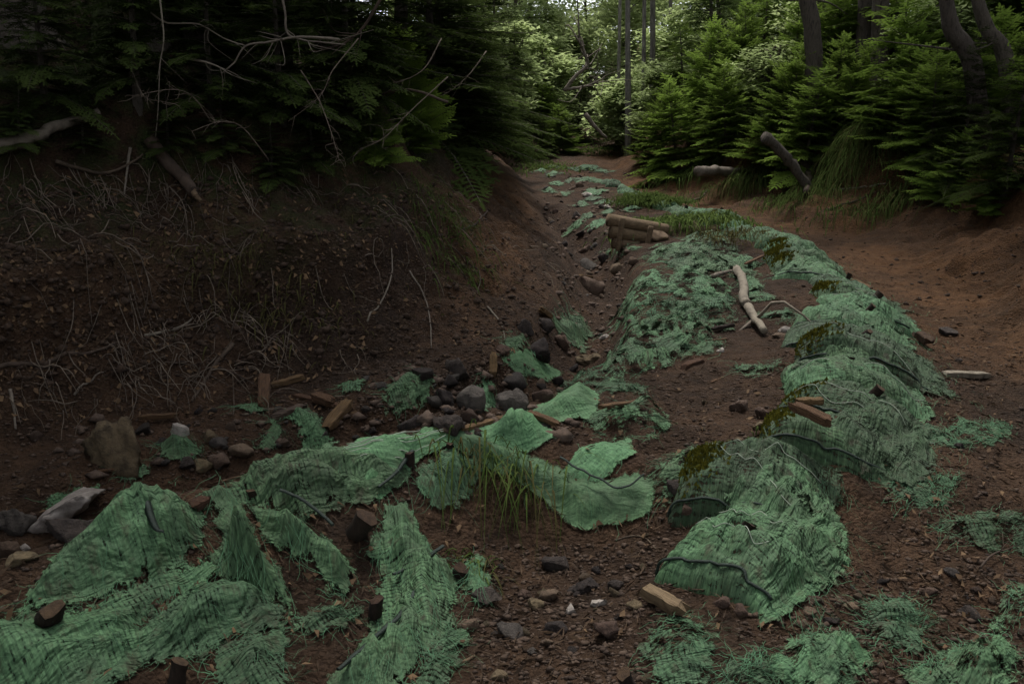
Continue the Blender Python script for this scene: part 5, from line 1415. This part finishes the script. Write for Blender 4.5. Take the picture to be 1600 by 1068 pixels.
L_SP = [('dark2', 70, 160, 330, 1.0), ('dark1', 215, 165, 480, .8), ('dark2', 330, 170, 330, 1.0), ('dark2', 440, 190, 330, 1.1), ('dark1', 545, 180, 480, .9), ('sap3', 640, 215, 200, 1.2),
        ('dark1', 690, 190, 420, .9), ('dark2', 745, 212, 260, 1.0), ('dark1', 775, 205, 330, .8), ('dark2', 805, 222, 190, .9), ('dark2', 520, 205, 230, 1.1)]  # brighter needles of the sap firs stand in for light on the boughs
L_LB = ['dark fir at the upper left picture edge', 'tall dark fir behind the mossy trunk', 'dark fir above the broken log', 'dark fir with boughs over the ledge', 'tall dark fir above the bare bank',
        'fir with boughs brightened in needle colour above the bare slope', 'tall fir left of the bank nose', 'dense fir on the bank nose', 'tall fir at the bank nose', 'drooping fir where the bank meets the far path', 'low fir under the tall ones above the bare bank']
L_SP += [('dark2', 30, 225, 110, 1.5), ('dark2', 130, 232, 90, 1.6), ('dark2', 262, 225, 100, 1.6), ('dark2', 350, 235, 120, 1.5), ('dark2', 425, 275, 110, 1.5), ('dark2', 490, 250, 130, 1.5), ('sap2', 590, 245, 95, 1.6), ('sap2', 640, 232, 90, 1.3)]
L_LB += ['low dark fir boughs by the pale log', 'low dark fir left of the broken log', 'low dark fir above the broken log', 'low dark fir right of the broken log', 'low fir boughs hanging over the ledge', 'low fir right of the ledge', 'low fir on the slope edge', 'low fir brightened in needle colour at the edge of the bare slope']
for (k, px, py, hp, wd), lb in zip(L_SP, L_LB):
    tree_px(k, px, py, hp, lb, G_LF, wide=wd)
NOSE = [(-.85, 9.4, 2.6, 'broad dark fir leaning over the bare bank'), (-.75, 11.0, 2.3, 'second dark fir over the bank nose'), (-.8, 12.6, 2.6, 'third dark fir over the bank nose'), (-.8, 14.3, 2.4, 'fourth dark fir over the bank nose'), (-1.0, 16.3, 2.6, 'farthest dark fir of the bank nose'), (-1.6, 7.8, 2.4, 'dark fir over the upper bare slope')]
for x, y, h, lb in NOSE:
    tree('dark2', x, y, h, lb, G_LF, wide=1.7)
MORE = [(4.9, 13.6, 1.6), (5.6, 12.2, 1.7), (5.2, 15.2, 2.2), (6.4, 13.6, 2.4), (6.0, 10.8, 1.8), (6.9, 11.6, 2.3), (4.2, 16.6, 2.0), (5.0, 18.0, 2.6), (6.6, 16.5, 3.0), (7.8, 14.2, 3.0), (7.4, 9.6, 2.2), (3.8, 19.5, 2.2)]
for k, (x, y, h) in enumerate(MORE):
    tree(('sap3', 'sap2', 'sap1', 'mid1')[k % 4], x, y, h, ORD[sorted(range(len(MORE)), key=lambda q: MORE[q][0] / MORE[q][1]).index(k)] + ' fir of the right bank thicket, counted from the left', 'thicket of the right bank', wide=1.2)
RM = [(6.4, 15.0, 4.6, 'mid1'), (7.6, 12.0, 5.2, 'mid2'), (8.4, 16.0, 6.5, 'mid1'), (5.9, 18.5, 5.0, 'mid2'), (9.5, 11.0, 6, 'mid1'), (7.2, 20.5, 6.5, 'mid1'), (4.9, 21.5, 5.0, 'mid2'), (10.5, 14.0, 7, 'mid2'), (8.6, 9.0, 5.5, 'mid2')]
RL = ['spreading fir behind the bright sapling', 'drooping fir behind the leaning trunk', 'big spreading fir behind the thicket', 'drooping fir right of the gap', 'spreading fir behind the paired trunks', 'big fir far behind the saplings', 'drooping fir at the right of the far bend', 'big drooping fir behind the curved trunks', 'drooping fir at the upper right']
for (x, y, h, k), lb in zip(RM, RL):
    tree(k, x, y, h, lb, 'larger firs behind the right saplings', wide=1.1)
BEND = [(-.1, 21.2, 1.0, 'low fir in the middle of the far bend'), (.75, 21.8, 1.1, 'low fir right in the middle of the far bend'), (1.35, 22.8, 1.3, 'low fir closing the far bend'), (1.9, 25.5, 2.0, 'fir closing the path far behind the bend'), (-.7, 20.8, 1.3, 'small fir at the left of the far bend'), (.1, 22.6, 1.5, 'small fir straight behind the far bend'), (.8, 24.6, 1.6, 'second small fir behind the far bend'), (-.4, 24.0, 2.2, 'taller fir behind the far bend'), (.6, 27.5, 2.4, 'fir at the dark end of the path'), (2.9, 24.0, 1.6, 'small fir right of the path end')]
for k, (x, y, h, lb) in enumerate(BEND):
    tree('dark2' if k % 2 else 'sap3', x, y, h, lb, 'firs around the far bend', wide=1.4)
tree('dark1', -4.3, .6, 9, 'unseen dark fir left of the viewer, added for foreground shade', 'unseen shade firs beside the viewer', wide=1.2)  # these three out-of-view firs are put in to shade the near corners
tree('dark1', 5.3, 2.2, 9, 'unseen dark fir right of the viewer, added for foreground shade', 'unseen shade firs beside the viewer', wide=1.2)
tree('dark1', 4.4, -1.2, 9, 'unseen dark fir behind the viewer on the right, added for shade', 'unseen shade firs beside the viewer', wide=1.2)
# the forest behind, left and right, and round the camera
def forest(keys, n, xr, yr, label, group, seed, hr=(9, 15), keep=None, mind=1.3):
    r_ = np.random.RandomState(seed); pts = []
    tries = 0
    while len(pts) < n and tries < 4000:
        tries += 1
        x, y = r_.uniform(*xr), r_.uniform(*yr)
        a, s_, _ = segdist(np.array([x]), np.array([y]), BANK_L); b, t_, _ = segdist(np.array([x]), np.array([y]), BANK_R)
        if not (a[0] * s_[0] > 2.2 or -b[0] * t_[0] > 2.4): continue
        if keep and not keep(x, y): continue
        if any((x - q[0]) ** 2 + (y - q[1]) ** 2 < mind ** 2 for q in pts): continue
        pts.append((x, y))
    for x, y in pts:
        tree(keys[r_.randint(len(keys))], x, y, r_.uniform(*hr), label, group, wide=r_.uniform(.85, 1.15), branches=y < 14)
forest(['tall2', 'tall2', 'dark1'], 26, (-14, -2.2), (6.5, 34), 'tall dark conifer of the left forest', 'conifers of the left forest', 31, keep=lambda x, y: y < 15 or x < -4.5 - .12 * (y - 15))
forest(['tall1', 'tall2', 'tall1'], 24, (9.5, 24), (9, 36), 'tall conifer of the right forest', 'conifers of the right forest', 32)
forest(['dark1', 'dark2'], 16, (-9, -2.5), (7, 24), 'young dark conifer under the left forest', 'young conifers of the left forest', 33, (3, 5.5))
forest(['sap3', 'dark2', 'sap3'], 18, (4.5, 14), (12, 30), 'young conifer under the right forest', 'young conifers of the right forest', 34, (2.2, 4.5))
forest(['tall1', 'tall2'], 14, (-12, 16), (40, 56), 'distant conifer closing the view', 'distant conifers', 37, keep=lambda x, y: not -1.0 < x / y * 40 < 8)
forest(['tall2'], 9, (-9, -3.6), (-6, 4.5), 'tall conifer left of the viewer', 'conifers beside the viewer', 35)
forest(['tall2'], 7, (5.0, 10), (-6, 7), 'tall conifer right of the viewer', 'conifers beside the viewer on the right', 36)

M['bark_lit'] = mat_simple('lit_bark', (.07, .063, .054), (.26, .24, .205), 9, .95, (2.2, 2.2, .5), .8, .02, .2)  # lit copy of the grey bark: far brightness put into the colour
# bare and mossy trunks that show by themselves
def trunk(px, py_base, px_top, rpx, label, mat='bark', curve=None, depth=None, name='tree_trunk', limbs=0, seed=0, group='single tree trunks'):
    p = P(px, py_base) if depth is None else None
    if p is None:
        r_ = ray(px, py_base); p = np.array([0, 0, CAM_Z]) + r_ * depth / r_[1]; p[2] = gz(p[0], p[1])
    d = p[1]
    pxs = [(px, py_base)] + (curve or []) + [(px_top, -60)]
    pts = []
    for q in pxs:
        r_ = ray(*q); pts.append(np.array([0, 0, CAM_Z]) + r_ * d / r_[1])
    pts[0] = np.array([p[0], p[1], p[2] - .2])
    # carry on above the picture
    e = pts[-1] - pts[-2]; e = e / np.linalg.norm(e); e = e * .6 + np.array([0, 0, .4])
    pts += [pts[-1] + e * 2.5, pts[-1] + e * 6]
    pts = np.array(pts); r0 = px2m(p, rpx)
    pp = smooth_path(pts, 7)
    rr = r0 * np.linspace(1.1, .45, len(pp)); rr[0] *= 1.5; rr[1] *= 1.3; rr[2] *= 1.12
    org = np.array([p[0], p[1], p[2]])
    V, Fc = tube_geo(pp, rr, 12, lump=.10, seed=seed)
    root = empty(name, org)
    mb = MB(); mb.add(V - org, Fc); tko = link('trunk', mb.mesh('trunk'), M[mat], root)
    # its crown, high above the picture
    crown, tr, br = FIRS['tall1' if p[1] > 20 else 'tall2']
    c = link('crown', crown, None, root); top = pp[-1] - org
    c.location = (top[0], top[1], top[2] - 3.0); c.scale = (.42, .42, .5) if p[1] < 20 else (.3, .3, .35)
    for k in range(limbs):
        rg_ = np.random.RandomState(seed * 9 + k)
        i = rg_.randint(6, len(pp) - 12); a = rg_.uniform(0, 6.28); l = rg_.uniform(.4, 1.3)
        b0 = pp[i] - org; v = np.array([math.cos(a), math.sin(a), rg_.uniform(-.3, .35)])
        V, Fc = tube_geo(smooth_path(np.array([b0, b0 + v * l * .5, b0 + v * l + [0, 0, rg_.normal(0, .12)]]), 4), r0 * .16 * np.linspace(1, .2, 9), 5)
        m2 = MB(); m2.add(V, Fc); link('dead_limb', m2.mesh('dead_limb'), M['bark'], tko)
    tag(root, label, 'tree', group)
    return root
trunk(162, 190, 160, 16, 'mossy upright trunk at the upper left', 'bark_moss', depth=6.6, seed=1, limbs=3)
trunk(250, 180, 240, 20, 'thick dark trunk right of the mossy one', depth=7.4, seed=2, limbs=4)
trunk(60, 150, 10, 42, 'broad rough trunk base at the upper left corner', depth=7.0, seed=3, limbs=1)
trunk(620, 170, 628, 11, 'dark trunk among the left boughs', depth=9.5, seed=4, limbs=5)
trunk(450, 150, 440, 10, 'thin dark trunk behind the white dead branches', depth=8.0, seed=5, limbs=7)
trunk(1285, 120, 1252, 14, 'leaning grey trunk above the right saplings', curve=[(1270, 60)], depth=14, seed=6, limbs=3)
trunk(1354, 95, 1356, 12, 'left one of the paired grey trunks', depth=14.5, seed=7, limbs=2)
trunk(1384, 100, 1378, 13, 'right one of the paired grey trunks', depth=14, seed=8, limbs=2)
trunk(1555, 138, 1478, 14, 'dark curved trunk at the upper right', curve=[(1520, 105), (1490, 50), (1480, 10)], depth=10.5, seed=9, limbs=2)
trunk(1598, 135, 1520, 12, 'second dark curved trunk at the right edge', curve=[(1570, 90), (1540, 40)], depth=10.8, seed=10, limbs=2)
trunk(1290, 80, 1284, 8, 'thin trunk behind the leaning grey one', depth=17, seed=11, limbs=2)
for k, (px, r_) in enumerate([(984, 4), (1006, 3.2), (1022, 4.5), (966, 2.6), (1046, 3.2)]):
    trunk(px, 185, px + [-3, 2, -2, 4, 3][k], r_, ['pale thin far trunk left of the gap', 'middle pale far trunk', 'pale far trunk right of the middle one', 'thinnest far trunk beside the dead branches', 'rightmost pale far trunk behind the saplings'][k], depth=21.5 + k * 1.2, seed=12 + k, limbs=14, mat='bark_lit')

# broad-leaved trees in the light beyond the bend
def leafy(x, y, h, rad, label, seed, nl=6500, z0=.10, mat='leaf', lsize=.085):
    rg_ = np.random.RandomState(seed)
    org = np.array([x, y, gz(x, y)])
    root = empty('leafy_tree', org)
    mb = MB(); tips = []
    V, Fc = tube_geo(smooth_path(np.array([[0, 0, -.2], [.1 * rg_.normal(), .1, h * .4], [.3 * rg_.normal(), .2 * rg_.normal(), h * .95]]), 6), .10 * np.linspace(1, .2, 13), 8, lump=.1, seed=seed); mb.add(V, Fc)
    for k in range(46):
        zb = h * rg_.uniform(z0, .95); a = rg_.uniform(0, 6.28); l = rad * rg_.uniform(.5, 1.1) * (1 - .5 * zb / h)
        e = np.array([math.cos(a) * l, math.sin(a) * l, zb + l * rg_.uniform(-.15, .5)])
        V, Fc = tube_geo(smooth_path(np.array([[0, 0, zb], e * .5 + [0, 0, zb * .5 + .1], e]), 3), .022 * np.linspace(1, .2, 7), 4, cap=False); mb.add(V, Fc)
        tips.append(e); tips.append(e * .7 + np.array([0, 0, zb]) * .3)
    link('trunk', mb.mesh('trunk'), M['bark'], root)
    tips = np.array(tips)
    c = tips[rg_.randint(0, len(tips), nl)] + rg_.normal(0, 1, (nl, 3)) * np.array([.30, .30, .14]) * rad / 1.8
    a = rg_.uniform(0, 6.28, nl); s_ = lsize * rg_.uniform(.6, 1.4, nl)
    d = np.c_[np.cos(a), np.sin(a), rg_.uniform(-.6, .3, nl)]; w_ = np.c_[-np.sin(a), np.cos(a), rg_.uniform(-.4, .4, nl)]
    V = np.stack([c - d * s_[:, None], c + w_ * s_[:, None] * .45, c + d * s_[:, None], c - w_ * s_[:, None] * .45], 1).reshape(-1, 3)
    Fc = np.arange(nl * 4).reshape(-1, 4)
    link('crown', mesh('crown', V, Fc, smooth=False), M[mat], root)
    tag(root, label, 'tree', 'leafy trees beyond the bend')
LT = [(4.6, 15.8, 1.5, .8), (6.2, 12.9, 1.6, .9), (5.7, 16.8, 2.4, 1.0), (-.3, 23.4, 2.4, 1.1), (1.0, 25.8, 2.8, 1.3), (.4, 36, 7, 2.6), (3.2, 40, 8, 3), (6.0, 44, 9, 3), (12, 55, 15, 4.2), (5, 58, 15, 4.2), (-2, 56, 15, 4.2), (18, 52, 14, 4.2), (-8, 52, 14, 4.2), (5.5, 24, 4.5, 1.6), (7.5, 27, 6, 2.0), (6, 48, 12, 3), (1, 50, 12, 3), (-4, 46, 12, 3), (10, 44, 12, 3), (-.4, 21.5, 1.6, .9), (2.9, 22.5, 1.8, 1.0), (3.6, 20.5, 1.5, .9), (-1.0, 20.5, 2.2, 1.0), (.6, 29, 3.0, 1.4), (2.4, 33, 3.5, 1.6), (.2, 30, 5.5, 1.8), (4.2, 33, 7, 2.2), (-2.2, 25, 4.5, 1.6), (5.6, 38, 9, 2.6), (1.6, 42, 9, 2.6), (7.4, 31, 8, 2.4), (-2.6, 35, 8, 2.4), (4.4, 25, 3.2, 1.4)]
LL = ['leafy shrub among the saplings at the bend', 'leafy shrub behind the hanging grass', 'taller leafy shrub among the right saplings', 'leafy bush left behind the far bend firs', 'leafy bush right behind the far bend firs', 'leafy tree filling the gap, left', 'leafy tree filling the gap, middle', 'leafy tree filling the gap, right', 'last leafy tree right of the middle', 'last leafy tree in the middle', 'last leafy tree left of the middle', 'last leafy tree far right', 'last leafy tree far left', 'leafy tree just behind the saplings', 'leafy tree further behind the saplings', 'farthest leafy tree right of the gap', 'farthest leafy tree in the gap', 'farthest leafy tree at the left', 'farthest leafy tree at the right', 'low leafy bush at the left of the far bend', 'low leafy bush at the right of the far bend', 'leafy bush behind the bend grass', 'leafy bush under the bank nose firs', 'bush at the end of the path', 'bush behind the end of the path', 'pale leafy tree at the end of the path', 'pale leafy tree behind the far trunks', 'leafy tree left of the path end', 'distant leafy tree below the sky gap', 'distant leafy tree straight up the path', 'leafy tree behind the right saplings', 'distant leafy tree at the left of the gap', 'small leafy tree right of the path end']
for k, ((x, y, h, r_), lb) in enumerate(zip(LT, LL)):
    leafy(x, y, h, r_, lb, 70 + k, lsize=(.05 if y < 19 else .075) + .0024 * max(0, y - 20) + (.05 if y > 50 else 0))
# dead pale branches
branch([(882, 142), (900, 118), (918, 102), (914, 84), (905, 60)], 3.2, 'pale forked dead branch beyond the bend', depth=20, seed=41, twigs=10, cat='branch')
branch([(885, 140), (915, 135), (945, 122)], 2.4, 'low arm of pale dead wood beyond the bend', depth=20, seed=42, twigs=8)
branch([(914, 178), (930, 198), (948, 216)], 4, 'fallen whitish trunk beyond the bend', 'fallen_log', depth=19, seed=43, cat='log')
branch([(530, 62), (480, 58), (450, 60), (420, 66), (384, 72), (366, 98), (346, 115)], 2.0, 'white crooked dead branch at the upper left', depth=5.6, seed=44, twigs=8)
branch([(235, 20), (262, 36), (310, 38), (350, 60), (384, 72)], 1.5, 'thin pale dead branch left of the crooked one', depth=5.7, seed=45, twigs=6)
branch([(292, 92), (325, 98), (348, 108)], 2.0, 'short pale twig below the crooked branch', depth=5.6, seed=46, twigs=4)
branch([(440, -10), (446, 25), (448, 50), (470, 62), (540, 70)], 2.0, 'grey dead branch hanging at the top left', depth=5.9, seed=47, twigs=7)
branch([(250, 0), (256, 60), (250, 100), (247, 170), (242, 225)], 1.3, 'thin bare sapling stem in front of the dark trunk', 'dead_sapling', depth=5.5, seed=48, twigs=3)
branch([(600, -10), (570, 40), (540, 66), (500, 80)], 2.4, 'dim dead branch below the left boughs', 'dead_branch', 'root', depth=6.4, seed=49, twigs=14)
branch([(700, 160), (640, 140), (590, 150), (540, 180)], 2.2, 'bare bough under the left firs', 'dead_branch', 'root', depth=7.2, seed=50, twigs=16)

# low leafy undergrowth on the forest floor
def undergrowth(n, xr, yr, side, mat, label, size, seed):
    r_ = np.random.RandomState(seed)
    x, y = r_.uniform(*xr, n), r_.uniform(*yr, n)
    a, s_, _ = segdist(x, y, BANK_L); b, t_, _ = segdist(x, y, BANK_R)
    d = a * s_ if side == 'L' else -b * t_
    cl = fbm(x, y, .8, 3, seed)
    ok = (d > 1.5) & (cl > -.12)
    x, y, cl = x[ok], y[ok], cl[ok]; n = len(x)
    h = r_.rand(n) ** 1.6 * (.12 + .6 * np.clip(cl + .12, 0, .6))
    c = np.c_[x, y, H(x, y) + .02 + h]
    a = r_.uniform(0, 6.28, n); s2 = size * r_.uniform(.6, 1.5, n) * (1 + np.maximum(y - 8, 0) * .04)
    dd = np.c_[np.cos(a), np.sin(a), r_.uniform(-.5, .5, n)]; ww = np.c_[-np.sin(a), np.cos(a), r_.uniform(-.4, .4, n)]
    V = np.stack([c - dd * s2[:, None], c + ww * s2[:, None] * .4, c + dd * s2[:, None], c - ww * s2[:, None] * .4], 1).reshape(-1, 3)
    o = link('undergrowth', mesh('undergrowth', V, np.arange(n * 4).reshape(-1, 4), smooth=False), M[mat])
    tag(o, label, 'undergrowth', kind='stuff')
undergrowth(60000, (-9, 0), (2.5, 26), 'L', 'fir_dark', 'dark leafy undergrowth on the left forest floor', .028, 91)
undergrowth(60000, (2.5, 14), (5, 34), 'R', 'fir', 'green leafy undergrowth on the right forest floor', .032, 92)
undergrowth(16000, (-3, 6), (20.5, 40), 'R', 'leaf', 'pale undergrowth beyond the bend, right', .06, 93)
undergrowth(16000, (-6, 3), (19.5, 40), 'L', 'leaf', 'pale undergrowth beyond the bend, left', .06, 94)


# bare dead twigs under the left firs
DT = [([(700, 120), (640, 175), (600, 215), (560, 235)], 6.6, 'bare grey bough drooping above the slope'), ([(470, 110), (500, 160), (520, 215), (530, 250)], 6.0, 'bare twigs hanging above the ledge'),
      ([(560, 60), (520, 110), (500, 150), (450, 190)], 6.3, 'long bare bough left of the brightened fir'), ([(690, 60), (660, 110), (610, 130), (570, 120)], 7.5, 'bare twiggy bough in the dark firs'),
      ([(330, 190), (300, 150), (265, 140), (210, 150)], 5.6, 'bare twig above the broken log'), ([(420, 250), (380, 200), (345, 190), (300, 205)], 5.6, 'bare twig over the left bank edge'),
      ([(90, 60), (120, 110), (118, 150), (140, 190)], 5.8, 'bare twig beside the mossy trunk'), ([(760, 80), (730, 120), (690, 150), (640, 160)], 8.5, 'bare bough near the bank nose'),
      ([(180, 90), (205, 110), (225, 150), (260, 160)], 5.7, 'thin bare twig right of the mossy trunk')]
for k, (pp_, d_, lb) in enumerate(DT):
    branch(pp_, 1.1, lb, 'dead_branch', 'root_pale', depth=(d_, d_ - .5), seed=60 + k, twigs=16, taper=.3, n=5)
